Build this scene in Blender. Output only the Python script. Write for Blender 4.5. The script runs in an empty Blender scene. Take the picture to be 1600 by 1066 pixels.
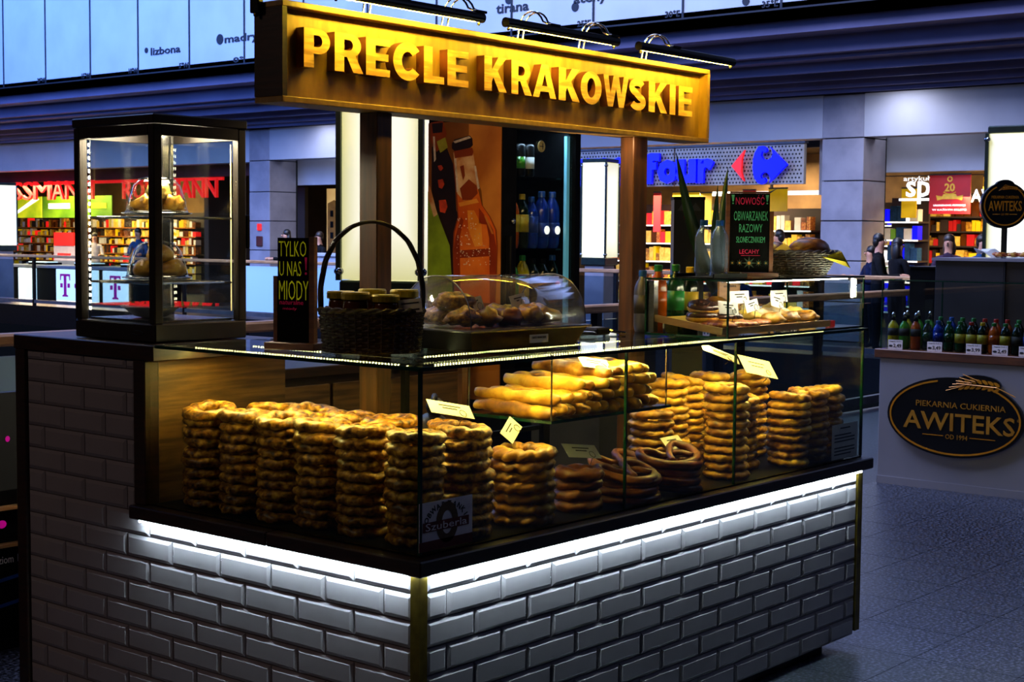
import bpy, bmesh, math, random
from mathutils import Vector, Matrix, Euler
random.seed(7)
SC = bpy.context.scene
COL = SC.collection
# ------------------------------------------------------------------ camera, world, lights, exposure
cd = bpy.data.cameras.new('camera')
cam = bpy.data.objects.new('camera', cd); COL.objects.link(cam)
_r = Vector((0.64120201, -0.76732688, 0.00833323)); _u = Vector((0.04762749, 0.05063281, 0.99758104)); _d = Vector((0.76589269, 0.63925408, -0.06901171))
cam.matrix_world = Matrix(((_r.x, _u.x, -_d.x, -2.87515), (_r.y, _u.y, -_d.y, -2.71060), (_r.z, _u.z, -_d.z, 1.59663), (0, 0, 0, 1)))
cd.sensor_width = 36.0; cd.sensor_fit = 'HORIZONTAL'; cd.lens = 36.0 * 2362.2037 / 1600.0
cd.clip_start = 0.1; cd.clip_end = 200
cd.dof.use_dof = True; cd.dof.focus_distance = 4.7; cd.dof.aperture_fstop = 20.0
SC.camera = cam
SC.view_settings.view_transform = 'Standard'; SC.view_settings.look = 'None'
SC.view_settings.gamma = 1.0; SC.view_settings.exposure = 0.0; SC.view_settings.use_curve_mapping = False
w = bpy.data.worlds.new('mall_ambient'); SC.world = w; w.use_nodes = True
w.node_tree.nodes['Background'].inputs[0].default_value = (0.22, 0.30, 0.55, 1)
w.node_tree.nodes['Background'].inputs[1].default_value = 0.012
def area(name, loc, to, sx, sy, power, color):
    l = bpy.data.lights.new(name, 'AREA'); l.shape = 'RECTANGLE'; l.size = sx; l.size_y = sy; l.energy = power; l.color = color
    o = bpy.data.objects.new(name, l); COL.objects.link(o); o.location = loc
    o.rotation_euler = (Vector(to) - Vector(loc)).to_track_quat('-Z', 'Y').to_euler()
    return o
area('skylight', (6, 25, 13), (16, 24, 5), 10, 20, 9500, (0.13, 0.31, 1.0))
area('skylight', (5, 8, 13), (16, 9, 5), 9, 10, 5200, (0.48, 0.58, 1.0))
area('mall_ceiling_light', (-5.5, 3.0, 4.5), (0, 1.4, 0.8), 1.2, 1.2, 36, (1.0, 0.70, 0.54))
area('mall_ceiling_light', (5.5, -3.0, 5.0), (4.5, 0.2, 0.0), 1.5, 1.5, 24, (0.42, 0.52, 1.0))
area('shop_ceiling_light', (20.9, 31.5, 3.05), (21.3, 31.5, 0), 2.6, 15, 2600, (1.0, 0.72, 0.36))
area('shop_ceiling_light', (20.9, 12.5, 2.6), (21.3, 12.5, 0), 2, 6, 620, (1.0, 0.76, 0.45))
area('shop_ceiling_light', (20.3, 6.2, 2.6), (21.4, 6.2, 0), 1.5, 3.6, 420, (1.0, 0.72, 0.36))
area('walkway_ceiling_light', (17.6, 20, 3.7), (18.3, 20, 0), 0.6, 24, 520, (0.75, 0.8, 1.0))
area('poster_fill_light', (1.3, .80, 1.96), (1.5, 1.5, 1.2), 1.2, .05, 6, (1.0, 0.72, 0.36))  # added fill that brightens the fridge poster; no such lamp is known
area('walkway_ceiling_light', (17.6, 7.4, 3.7), (18.3, 7.4, 0), 0.6, 6, 130, (0.75, 0.8, 1.0))

# ------------------------------------------------------------------ helpers
def lin(c):
    c = c.lstrip('#'); v = [int(c[i:i + 2], 16) / 255 for i in (0, 2, 4)]
    return tuple(x / 12.92 if x <= .04045 else ((x + .055) / 1.055) ** 2.4 for x in v) + (1,)
def C3(c): return lin(c) if isinstance(c, str) else tuple(c) + (1,) * (4 - len(c))
MATS = {}
def mat(name, col, rough=.5, metal=0., col2=None, scale=8., stretch=(1, 1, 1), emit=0., bump=0., detail=4., spec=.5, contrast=(.35, .65), emit_col=None, coat=0.):
    m = bpy.data.materials.new(name); m.use_nodes = True; nt = m.node_tree; b = nt.nodes['Principled BSDF']; L = nt.links
    b.inputs['Base Color'].default_value = C3(col); b.inputs['Roughness'].default_value = rough; b.inputs['Metallic'].default_value = metal
    b.inputs['Specular IOR Level'].default_value = spec; b.inputs['Coat Weight'].default_value = coat
    if col2 is not None or bump:
        tc = nt.nodes.new('ShaderNodeTexCoord'); mp = nt.nodes.new('ShaderNodeMapping'); nz = nt.nodes.new('ShaderNodeTexNoise')
        mp.inputs['Scale'].default_value = stretch; nz.inputs['Scale'].default_value = scale; nz.inputs['Detail'].default_value = detail
        L.new(tc.outputs['Object'], mp.inputs[0]); L.new(mp.outputs[0], nz.inputs['Vector'])
        if col2 is not None:
            r = nt.nodes.new('ShaderNodeValToRGB'); r.color_ramp.elements[0].position = contrast[0]; r.color_ramp.elements[1].position = contrast[1]
            r.color_ramp.elements[0].color = C3(col); r.color_ramp.elements[1].color = C3(col2)
            L.new(nz.outputs['Fac'], r.inputs[0]); L.new(r.outputs[0], b.inputs['Base Color'])
            if emit: L.new(r.outputs[0], b.inputs['Emission Color'])
        if bump:
            bp = nt.nodes.new('ShaderNodeBump'); bp.inputs['Strength'].default_value = bump; bp.inputs['Distance'].default_value = .004
            L.new(nz.outputs['Fac'], bp.inputs['Height']); L.new(bp.outputs[0], b.inputs['Normal'])
    if emit:
        b.inputs['Emission Strength'].default_value = emit
        if col2 is None: b.inputs['Emission Color'].default_value = C3(emit_col or col)
    MATS[name] = m; return m
def glass(name, tint=(1, 1, 1), ior=1.5, boost=1.0, rough=0.0, milk=0.0, milkcol=(.8, .8, .8)):
    m = bpy.data.materials.new(name); m.use_nodes = True; nt = m.node_tree; nt.nodes.clear(); L = nt.links
    out = nt.nodes.new('ShaderNodeOutputMaterial'); t = nt.nodes.new('ShaderNodeBsdfTransparent'); g = nt.nodes.new('ShaderNodeBsdfGlossy')
    f = nt.nodes.new('ShaderNodeLayerWeight'); mx = nt.nodes.new('ShaderNodeMixShader'); mm = nt.nodes.new('ShaderNodeMath'); mm.operation = 'MULTIPLY_ADD'; mm.use_clamp = True
    pw = nt.nodes.new('ShaderNodeMath'); pw.operation = 'POWER'; pw.inputs[1].default_value = 4.5; f0 = ((ior - 1) / (ior + 1)) ** 2 * boost
    t.inputs[0].default_value = tuple(tint) + (1,); g.inputs['Roughness'].default_value = rough; mm.inputs[1].default_value = 1 - f0; mm.inputs[2].default_value = f0
    L.new(f.outputs['Facing'], pw.inputs[0]); L.new(pw.outputs[0], mm.inputs[0]); L.new(mm.outputs[0], mx.inputs[0])
    base = t.outputs[0]
    if milk:
        d = nt.nodes.new('ShaderNodeBsdfDiffuse'); d.inputs[0].default_value = tuple(milkcol) + (1,); m2 = nt.nodes.new('ShaderNodeMixShader'); m2.inputs[0].default_value = milk
        L.new(t.outputs[0], m2.inputs[1]); L.new(d.outputs[0], m2.inputs[2]); base = m2.outputs[0]
    L.new(base, mx.inputs[1]); L.new(g.outputs[0], mx.inputs[2]); L.new(mx.outputs[0], out.inputs[0])
    MATS[name] = m; return m

class MB:
    def __init__(s): s.v = []; s.f = []
    def add(s, vs, fs):
        k = len(s.v); s.v += [tuple(p) for p in vs]; s.f += [tuple(i + k for i in f) for f in fs]; return s
    def box(s, x0, y0, z0, x1, y1, z1, bev=0., M=None):
        vs = [(x0, y0, z0), (x1, y0, z0), (x1, y1, z0), (x0, y1, z0), (x0, y0, z1), (x1, y0, z1), (x1, y1, z1), (x0, y1, z1)]
        fs = [(0, 3, 2, 1), (4, 5, 6, 7), (0, 1, 5, 4), (1, 2, 6, 5), (2, 3, 7, 6), (3, 0, 4, 7)]
        if bev:
            bm = bmesh.new(); bv = [bm.verts.new(p) for p in vs]; [bm.faces.new([bv[i] for i in f]) for f in fs]
            bmesh.ops.bevel(bm, geom=bm.edges[:], offset=bev, segments=1, affect='EDGES'); bm.verts.index_update()
            vs = [v.co[:] for v in bm.verts]; fs = [[v.index for v in f.verts] for f in bm.faces]; bm.free()
        if M is not None: vs = [M @ Vector(p) for p in vs]
        return s.add(vs, fs)
    def tube(s, path, r, n=8, closed=False, caps=True, flat=1.0):
        P = [Vector(p) for p in path]; N = len(P); rr = r if isinstance(r, (list, tuple)) else [r] * N; vs = []; up = None
        for i in range(N):
            a = P[(i - 1) % N] if (closed or i > 0) else P[i]; b = P[(i + 1) % N] if (closed or i < N - 1) else P[i]
            t = (b - a).normalized()
            if up is None:
                up = Vector((0, 0, 1)) if abs(t.z) < .9 else Vector((1, 0, 0))
            sd = t.cross(up).normalized(); u2 = sd.cross(t).normalized(); up = u2
            for k in range(n):
                q = 2 * math.pi * k / n; vs.append(P[i] + sd * (math.cos(q) * rr[i]) + u2 * (math.sin(q) * rr[i] * flat))
        fs = []
        for i in range(N if closed else N - 1):
            for k in range(n):
                j = (i + 1) % N; fs.append((i * n + k, i * n + (k + 1) % n, j * n + (k + 1) % n, j * n + k))
        if not closed and caps: fs += [tuple(range(n))[::-1], tuple((N - 1) * n + k for k in range(n))]
        return s.add(vs, fs)
    def lathe(s, cx, cy, prof, n=16, sx=1., sy=1., closed=False):
        vs = []; fs = []
        for r, z in prof:
            for k in range(n):
                q = 2 * math.pi * k / n; vs.append((cx + r * sx * math.cos(q), cy + r * sy * math.sin(q), z))
        m = len(prof)
        for i in range(m if closed else m - 1):
            j = (i + 1) % m
            for k in range(n): fs.append((i * n + k, i * n + (k + 1) % n, j * n + (k + 1) % n, j * n + k))
        if not closed:
            if prof[0][0] > 1e-4: fs.append(tuple(range(n))[::-1])
            if prof[-1][0] > 1e-4: fs.append(tuple((m - 1) * n + k for k in range(n)))
        return s.add(vs, fs)
    def prism(s, poly, o, ux, uz, depth):
        o = Vector(o); ux = Vector(ux); uz = Vector(uz); nn = ux.cross(uz).normalized(); n = len(poly)
        a = [o + ux * p[0] + uz * p[1] for p in poly]; b = [p + nn * depth for p in a]
        return s.add(a + b, [tuple(range(n))[::-1], tuple(range(n, 2 * n))] + [(i, (i + 1) % n, n + (i + 1) % n, n + i) for i in range(n)])
    def ball(s, c, r, n=10, m=7, M=None):
        r = r if isinstance(r, (tuple, list)) else (r, r, r); vs = []; fs = []
        for i in range(m + 1):
            a = math.pi * i / m
            for k in range(n):
                q = 2 * math.pi * k / n; p = Vector((r[0] * math.sin(a) * math.cos(q), r[1] * math.sin(a) * math.sin(q), -r[2] * math.cos(a)))
                if M is not None: p = M @ p
                vs.append(Vector(c) + p)
        for i in range(m):
            for k in range(n): fs.append((i * n + k, i * n + (k + 1) % n, (i + 1) * n + (k + 1) % n, (i + 1) * n + k))
        return s.add(vs, fs)
    def mesh(s, name, m=None, off=(0, 0, 0), smooth=False):
        me = bpy.data.meshes.new(name); ox, oy, oz = off
        me.from_pydata([(x - ox, y - oy, z - oz) for x, y, z in s.v], [], s.f)
        if m is not None: me.materials.append(m if not isinstance(m, str) else MATS[m])
        if smooth: me.polygons.foreach_set('use_smooth', [True] * len(me.polygons))
        me.validate(); me.update(); return me
def world_loc(p):
    v = Vector((0, 0, 0))
    while p is not None: v += p.location; p = p.parent
    return v
def obj(name, mb, m, parent=None, smooth=False, kind=None, label=None):
    off = world_loc(parent) if parent is not None else (0, 0, 0)
    o = bpy.data.objects.new(name, mb.mesh(name, m, off, smooth)); COL.objects.link(o)
    if parent is not None: o.parent = parent
    if kind: o['kind'] = kind
    if label: o['label'] = label
    return o
def inst(name, me, loc, rot=(0, 0, 0), sc=1., parent=None):
    o = bpy.data.objects.new(name, me); COL.objects.link(o); o.location = Vector(loc) - (world_loc(parent) if parent is not None else Vector())
    o.rotation_euler = rot; o.scale = (sc, sc, sc) if not isinstance(sc, tuple) else sc
    if parent is not None: o.parent = parent
    return o
def tag(o, label, cat, group=None, kind=None):
    o['label'] = label; o['category'] = cat
    if group: o['group'] = group
    if kind: o['kind'] = kind
    return o
def thing(name, label, cat, loc=(0, 0, 0), group=None):
    o = bpy.data.objects.new(name, None); COL.objects.link(o); o.location = loc; o.empty_display_size = .1
    return tag(o, label, cat, group)
def struct(name, mb, m, parent=None, smooth=False):
    o = obj(name, mb, m, parent, smooth)
    if parent is None: o['kind'] = 'structure'
    return o
def bx(*a, **k): return MB().box(*a, **k)
def curve_mesh(c):
    o = bpy.data.objects.new('tmp', c); me = bpy.data.meshes.new_from_object(o); bpy.data.objects.remove(o); return me
def fit(me, o, ux, uz, w=None, h=None, depth=None, left=False):
    xs = [v.co.x for v in me.vertices]; ys = [v.co.y for v in me.vertices]; zs = [v.co.z for v in me.vertices]
    W = max(xs) - min(xs); H = max(ys) - min(ys); sx = w / W if w else None; sy = h / H if h else None
    sx = sx or sy; sy = sy or sx; cx = min(xs) if left else (max(xs) + min(xs)) / 2; cy = (max(ys) + min(ys)) / 2
    ux = Vector(ux); uz = Vector(uz); n = ux.cross(uz); o = Vector(o); z0 = min(zs)
    for v in me.vertices: v.co = o + ux * ((v.co.x - cx) * sx) + uz * ((v.co.y - cy) * sy) + n * (v.co.z - z0)
    return me
def put(name, me, m, parent):
    me.materials.clear(); me.materials.append(MATS[m] if isinstance(m, str) else m); me.name = name
    if parent is not None: me.transform(Matrix.Translation(-world_loc(parent)))
    ob = bpy.data.objects.new(name, me); COL.objects.link(ob)
    if parent is not None: ob.parent = parent
    return ob
def text(parent, s, o, ux, uz, m, w=None, h=None, bold=0., ext=.001, left=False, name='lettering', res=2):
    c = bpy.data.curves.new('t', 'FONT'); c.body = s; c.offset = bold; c.extrude = ext / 2; c.resolution_u = res
    me = curve_mesh(c); bpy.data.curves.remove(c)
    return put(name, fit(me, o, ux, uz, w, h, left=left), m, parent)
def shape(parent, polys, o, ux, uz, m, ext=.001, w=None, h=None, name='emblem', raw=False, bev=0.):
    c = bpy.data.curves.new('s', 'CURVE'); c.dimensions = '2D'; c.fill_mode = 'BOTH'; c.extrude = ext / 2; c.bevel_depth = bev; c.bevel_resolution = 0
    for p in polys:
        sp = c.splines.new('POLY'); sp.points.add(len(p) - 1)
        for q, (a, b) in zip(sp.points, p): q.co = (a, b, 0, 1)
        sp.use_cyclic_u = True
    me = curve_mesh(c); bpy.data.curves.remove(c)
    if raw:
        ux = Vector(ux); uz = Vector(uz); n = ux.cross(uz); o = Vector(o)
        for v in me.vertices: v.co = o + ux * v.co.x + uz * v.co.y + n * (v.co.z + ext / 2)
    else: fit(me, o, ux, uz, w, h)
    return put(name, me, m, parent)
def arc(cx, cy, rx, ry, a0, a1, n=14):
    return [(cx + rx * math.cos(math.radians(a0 + (a1 - a0) * i / n)), cy + ry * math.sin(math.radians(a0 + (a1 - a0) * i / n))) for i in range(n + 1)]
def stroke(path, wd):
    P = [Vector((a, b)) for a, b in path]; Lf = []; Rt = []
    for i, p in enumerate(P):
        t = (P[min(i + 1, len(P) - 1)] - P[max(i - 1, 0)]).normalized(); n = Vector((-t.y, t.x)) * (wd / 2); Lf.append((p + n)[:]); Rt.append((p - n)[:])
    return Lf + Rt[::-1]
FX = ((1, 0, 0), (0, 0, 1))      # axes of a face that looks along -y
FL = ((0, -1, 0), (0, 0, 1))     # axes of a face that looks along -x

# ------------------------------------------------------------------ materials
mat('wood_dark', '#2c1509', .45, col2='#170a05', scale=6, stretch=(1.5, 1.5, 14), bump=.1)
mat('wood_dark_h', '#2c1509', .42, col2='#180b05', scale=5, stretch=(2, 2, 18), bump=.1)
mat('wood_post', '#54300f', .45, col2='#331b08', scale=5, stretch=(10, 10, .8), bump=.08)
mat('wood_panel', '#6b4a20', .5, col2='#3c2710', scale=4, stretch=(1, 2, 16), bump=.12)
mat('wood_sign', '#8a6a2c', .5, col2='#745622', scale=7, stretch=(5, 5, 1.0), bump=.05)
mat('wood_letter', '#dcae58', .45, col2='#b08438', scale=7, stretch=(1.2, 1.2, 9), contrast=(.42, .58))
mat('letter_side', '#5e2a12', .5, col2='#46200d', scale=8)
mat('wood_rail', '#b5845a', .4, col2='#8d6442', scale=6, stretch=(1, 1, 8))
mat('wood_board', '#6a3a1c', .5, col2='#4a2612', scale=8, stretch=(1, 1, 6))
mat('tile_white', '#827c80', .16, col2='#767075', scale=3, spec=.5)
mat('grout', '#4a4648', .8, col2='#3b3839', scale=30)
mat('brass', '#7a6420', .35, .9, col2='#5f4c16', scale=20)
mat('cabinet_metal', '#2c2523', .38, .5, col2='#241e1c', scale=8)
mat('black_metal', '#0b0b0d', .35, .6, col2='#131316', scale=20)
mat('black_plastic', '#070708', .55, col2='#0c0c0e', scale=20, spec=.06)
mat('steel', '#a8a8a8', .22, 1., col2='#8c8c8c', scale=20)
mat('chrome', '#cfcfcf', .08, 1., col2='#bdbdbd', scale=20)
mat('plinth_black', '#0c0d10', .6, col2='#121318', scale=10)
mat('floor_granite', '#030406', .34, col2='#6b7082', scale=70, detail=10, contrast=(.46, .70), spec=.5)
mat('floor_plain', '#181a20', .4, col2='#3a3d46', scale=60, detail=6)
mat('led_warm', (1, .62, .13), emit=210, emit_col=(1, .76, .16))
mat('led_edge', (1, .8, .35), emit=.9, emit_col=(1, .75, .30))
mat('led_dot', (1, .8, .35), emit=70, emit_col=(1, .80, .35))
mat('led_white', (.8, .95, 1), emit=175, emit_col=(.70, .92, 1))
mat('led_column_light', (1, .9, .7), emit=60, emit_col=(1, .86, .58))
mat('led_case', (1, .9, .7), emit=150, emit_col=(1, .86, .62))
mat('lamp_glow', (1, .7, .25), emit=180, emit_col=(1, .67, .045))
mat('light_panel', (1, .97, .78), emit=.98, emit_col=(1, .97, .74))
def tube_falloff(m, centre, edge):
    nt = m.node_tree; L = nt.links; tc = nt.nodes.new('ShaderNodeTexCoord'); sb = nt.nodes.new('ShaderNodeVectorMath'); sb.operation = 'SUBTRACT'; sb.inputs[1].default_value = (.5, .5, .5)
    ab = nt.nodes.new('ShaderNodeVectorMath'); ab.operation = 'ABSOLUTE'; sp = nt.nodes.new('ShaderNodeSeparateXYZ'); mx = nt.nodes.new('ShaderNodeMath'); mx.operation = 'MAXIMUM'; r = nt.nodes.new('ShaderNodeValToRGB')
    hz = nt.nodes.new('ShaderNodeMath'); hz.operation = 'MINIMUM'
    r.color_ramp.elements[0].position = .25; r.color_ramp.elements[1].position = .5; r.color_ramp.elements[0].color = C3(centre); r.color_ramp.elements[1].color = C3(edge)
    L.new(tc.outputs['Generated'], sb.inputs[0]); L.new(sb.outputs[0], ab.inputs[0]); L.new(ab.outputs[0], sp.inputs[0]); L.new(sp.outputs['X'], hz.inputs[0]); L.new(sp.outputs['Y'], hz.inputs[1])
    L.new(sp.outputs['Z'], mx.inputs[1]); L.new(sp.outputs['X'], mx.inputs[0]); L.new(mx.outputs[0], r.inputs[0]); L.new(r.outputs[0], m.node_tree.nodes['Principled BSDF'].inputs['Emission Color'])
tube_falloff(MATS['light_panel'], (1.05, 1.02, .86), (.62, .60, .27))
mat('light_panel_soft', (.9, .88, .55), emit=.62, emit_col=(.86, .83, .46))
mat('light_frame', '#23332f', .35, .5, col2='#1b2724', scale=10)
mat('wall_map', '#b4b9c4', .7, col2='#a9aeba', scale=1.2)
mat('map_ink', '#101424', .7, col2='#0c0f1c', scale=10)
mat('cornice', '#6d688c', .7, col2='#625e80', scale=1)
mat('wall_white', '#a8a8b2', .7, col2='#9c9ca6', scale=1)
mat('stone_column', '#8b8791', .5, col2='#79757f', scale=3)
mat('red_fascia', '#4a0410', .5, col2='#3a030c', scale=2)
mat('red_letter', (.9, .01, .01), .4, emit=.75, emit_col=(.95, .012, .012))
mat('blue_letter', (.0, .0, .9), .4, emit=.95, emit_col=(.0, .0, 1.0))
mat('grey_steel', '#55555c', .45, .6, col2='#45454c', scale=4)
mat('perforated', '#b0a498', .5, .2, col2='#9c9186', scale=4)
mat('hole_black', '#050506', .9, col2='#08080a', scale=10)
mat('white_letter', (1, 1, 1), emit=1.1, emit_col=(1, 1, .97))
mat('shop_dark', '#2b1a14', .7, col2='#1c110d', scale=2)
mat('shop_wall', '#8a6a40', .7, col2='#6b4e2c', scale=2)
mat('magenta', (.55, .0, .28), .5, emit=.35, emit_col=(.6, .0, .32))
mat('lightbox_white', (.9, 1, 1), emit=1.5, emit_col=(.88, 1, .99))
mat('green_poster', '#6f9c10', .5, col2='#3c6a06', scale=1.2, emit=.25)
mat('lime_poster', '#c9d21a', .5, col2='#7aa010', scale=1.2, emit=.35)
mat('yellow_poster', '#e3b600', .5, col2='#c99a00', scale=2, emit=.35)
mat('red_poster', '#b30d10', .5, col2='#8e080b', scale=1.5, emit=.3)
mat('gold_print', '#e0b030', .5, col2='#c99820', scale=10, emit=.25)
mat('paper', '#d9d6d0', .7, col2='#cbc8c2', scale=10)
mat('paper_dim', '#f4eaea', .7, col2='#e6dada', scale=30)
mat('ink', '#141414', .7, col2='#1c1c1c', scale=10)
mat('awiteks_white', '#8f8d94', .5, col2='#85838a', scale=2)
mat('sign_black', '#060608', .3, col2='#09090b', scale=10)
mat('gold_letter', '#c98a26', .4, .3, col2='#b87a1e', scale=10)
mat('gold_line', '#d98a10', .4, .2, col2='#c67c0c', scale=10)
mat('teal_metal', '#0d2a36', .3, .7, col2='#0a222c', scale=4)
mat('chalk_black', '#060607', .9, col2='#09090b', scale=6, spec=.08)
mat('chalk_yellow', '#c8c814', .9, col2='#a5a510', scale=60, emit=.25)  # the chalk colours carry a faint painted-in glow
mat('chalk_pink', '#c81450', .9, col2='#a01040', scale=60, emit=.12)
mat('chalk_green', '#4fae7c', .9, col2='#3a8a60', scale=60, emit=.05)
mat('wicker', '#2a150b', .6, col2='#140a05', scale=30, bump=.3)
mat('napkin', '#c8b010', .7, col2='#a89208', scale=8)
mat('lid_yellow', '#b09a18', .4, .4, col2='#8c7a10', scale=10)
mat('honey', '#5a2c08', .15, col2='#3c1c04', scale=4)
mat('label_cream', '#b8a860', .6, col2='#9a8a48', scale=20)
def bread(name, a, b, c, sc=26):
    m = mat(name, a, .36, col2=b, scale=sc, bump=.7, detail=10, contrast=(.33, .67), spec=.4)
    nt = m.node_tree; r = [n for n in nt.nodes if n.type == 'VALTORGB'][0]; e = r.color_ramp.elements.new(.5); e.color = C3(c)
    oi = nt.nodes.new('ShaderNodeObjectInfo'); mp = [n for n in nt.nodes if n.type == 'MAPPING'][0]
    cb = nt.nodes.new('ShaderNodeCombineXYZ'); ml = nt.nodes.new('ShaderNodeMath'); ml.operation = 'MULTIPLY'; ml.inputs[1].default_value = 37.
    nt.links.new(oi.outputs['Random'], ml.inputs[0]); nt.links.new(ml.outputs[0], cb.inputs[0]); nt.links.new(cb.outputs[0], mp.inputs['Location'])
    return m
bread('crust_seeded', '#2e1603', '#c89a3a', '#8a5814', 55)
bread('crust_plain', '#4e2a06', '#d2a238', '#946212', 16)
bread('crust_pale', '#7e4e0c', '#dfb448', '#b88420', 18)
bread('crust_dark', '#4a2006', '#a8641c', '#74400e', 16)
bread('crust_pretzel', '#3e1a06', '#9c5a18', '#6b340c', 10)
bread('pastry_red', '#6e2008', '#d8a848', '#a8561a', 40)
bread('sugar_bun', '#c9964a', '#f0ece0', '#e6d8b8', 14)
bread('rye_bread', '#3a1d0c', '#9c6a38', '#64381a', 20)
mat('choc', '#2a140c', .25, col2='#4a2a1c', scale=20)
mat('cream', '#e8c860', .5, col2='#d0a838', scale=20)
mat('skin', '#c08a70', .5, col2='#b37d64', scale=10)
mat('hair_dark', '#0a0706', .45, col2='#1a120e', scale=40, stretch=(1, 1, 6))
mat('hair_brown', '#2a170c', .45, col2='#1c0f08', scale=40)
mat('cloth_black', '#0a0a0c', .85, col2='#121216', scale=20, spec=.1)
mat('cloth_blue', '#24456e', .85, col2='#1b3758', scale=20, spec=.1)
mat('cloth_navy', '#111a38', .85, col2='#0c1228', scale=20, spec=.1)
mat('cloth_purple', '#3a2a3e', .85, col2='#2b1f2f', scale=20, spec=.1)
mat('cloth_white', '#c8c0b8', .85, col2='#b0a8a0', scale=20, spec=.1)
mat('leaf_green', '#0c2416', .35, col2='#16382a', scale=5, stretch=(1, 1, .3))
mat('pot_dark', '#181412', .6, col2='#221c18', scale=10)
mat('concrete_dark', '#101218', .8, col2='#16181f', scale=2)
glass('pane_glass', (.93, .95, .91), 1.5, 1.0)
glass('top_glass', (.72, .80, .76), 1.52, 1.5)
glass('case_glass', (.88, .92, .88), 1.5, .75)
glass('rail_glass', (.62, .72, .78), 1.5, .9)
glass('rail_sheen', (.5, .6, .7), 1.5, .6, milk=.72, milkcol=(.50, .72, .86))  # pale blue milk stands in for skylight reflected by clear glass
glass('dome_glass', (.94, .94, .90), 1.5, 1.3)
glass('plastic_clear', (.90, .90, .90), 1.5, 1.6, rough=.08, milk=.10, milkcol=(.7, .66, .68))  # grey milk stands in for the hazy highlight on the cover
glass('bottle_clear', (.86, .90, .97), 1.45, 1.6, milk=.10, milkcol=(.45, .58, .85))  # pale blue milk stands in for highlights on clear bottles
mat('glass_edge', '#0a3428', .15, col2='#072a20', scale=10)
# ------------------------------------------------------------------ setting: floor, void, far walls
fl = MB()
fl.box(-9, -9, -.25, 15.9, 3.85, -.006); fl.box(15.9, -9, -.25, 26, 44, -.006)
floor = struct('floor', fl, 'floor_plain')
TS = .4075
tile_me = MB().box(.0013, .0013, -.02, TS - .0013, TS - .0013, 0).mesh('floor_tile', 'floor_granite')
for i in range(-3, 19):
    for j in range(-6, 9):
        x = .05 + i * TS; y = .156 + j * TS
        if -.02 < x < 2.0 and .0 < y < 1.2: continue
        if j > 3 and (x > 2.2 or x < -1.2): continue
        if x < .6 and y < -.3: continue
        if y < -1.2 and x < 1.8: continue
        inst('floor_tile', tile_me, (x, y, 0), parent=floor)
struct('lower_floor', bx(-9, 3.85, -5.2, 15.9, 40, -5), 'concrete_dark')
edge = MB().box(-9, 3.78, -.45, 15.9, 3.86, -.007); edge.box(15.86, 3.86, -.45, 15.9, 40, -.007)
struct('trim_1', edge, 'black_metal')

# map fascia on the upper slab, facing -x
mapw = struct('wall_map', bx(16, -6, 4.68, 16.4, 40, 8.2), 'wall_map')
def ink(*a): return obj('map_line', bx(*a), 'map_ink', mapw)
for k in range(0, 15): ink(15.985, 8.175 + 1.643 * k - .018, 4.825, 15.999, 8.175 + 1.643 * k + .018, 8)
for k in range(-6, 0): ink(15.985, 8.175 + 1.643 * k - .018, 4.825, 15.999, 8.175 + 1.643 * k + .018, 8)
ink(15.985, -6, 4.80, 15.999, 39, 4.825)
def mt(s, y0, y1, z, h, b=.02): text(mapw, s, (15.998, y0, z), *FL, 'map_ink', w=y0 - y1, h=h, bold=b, ext=.01, left=True)
mt('lizbona', 22.545, 21.60, 5.235, .15); mt('madryt', 20.25, 19.15, 5.285, .19); mt('tirana', 13.43, 12.75, 5.27, .15); mt('ateny', 11.85, 11.2, 5.255, .17); mt('skopje', 12.85, 12.1, 5.42, .17)
for s, y in (('35°E', 8.175), ('30°E', 9.82), ('25°E', 11.46)): mt(s, y + .31, y + .05, 4.90, .10)
for s, y in (('0°', 19.68), ('5°W', 21.32), ('10°W', 22.96), ('15°W', 24.6), ('20°W', 26.25)): mt(s, y + .32, y + .03, 4.90, .11)
for y, z, r in ((22.69, 5.275, .055), (20.39, 5.32, .10), (13.17, 5.40, .07), (11.817, 5.163, .07), (8.75, 4.97, .06)):
    obj('city_dot', MB().prism([(r * math.cos(a * math.pi / 8), r * math.sin(a * math.pi / 8)) for a in range(16)], (15.998, y, z), *FL, .01), 'map_ink', mapw)
# stepped cornice under the slab
cor = struct('cornice', bx(18.25, -6, 3.83, 18.6, 40, 4.68), 'cornice')
prof = [(16.0, 4.68), (16.25, 4.68), (16.25, 4.50), (16.75, 4.50), (16.75, 4.26), (16.95, 4.26), (16.95, 4.20), (17.3, 4.20), (17.3, 4.05), (17.36, 4.05), (17.75, 4.12), (17.75, 3.98), (17.82, 3.98), (18.1, 4.02), (18.1, 3.90), (18.3, 3.90), (18.3, 3.83), (18.5, 3.83), (18.5, 4.9), (16.0, 4.9)]
mb = MB(); n = len(prof); a = [(x, -6, z) for x, z in prof]; b = [(x, 40, z) for x, z in prof]
mb.add(a + b, [(i, (i + 1) % n, n + (i + 1) % n, n + i) for i in range(n)])
obj('moulding', mb, 'cornice', cor)
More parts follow.
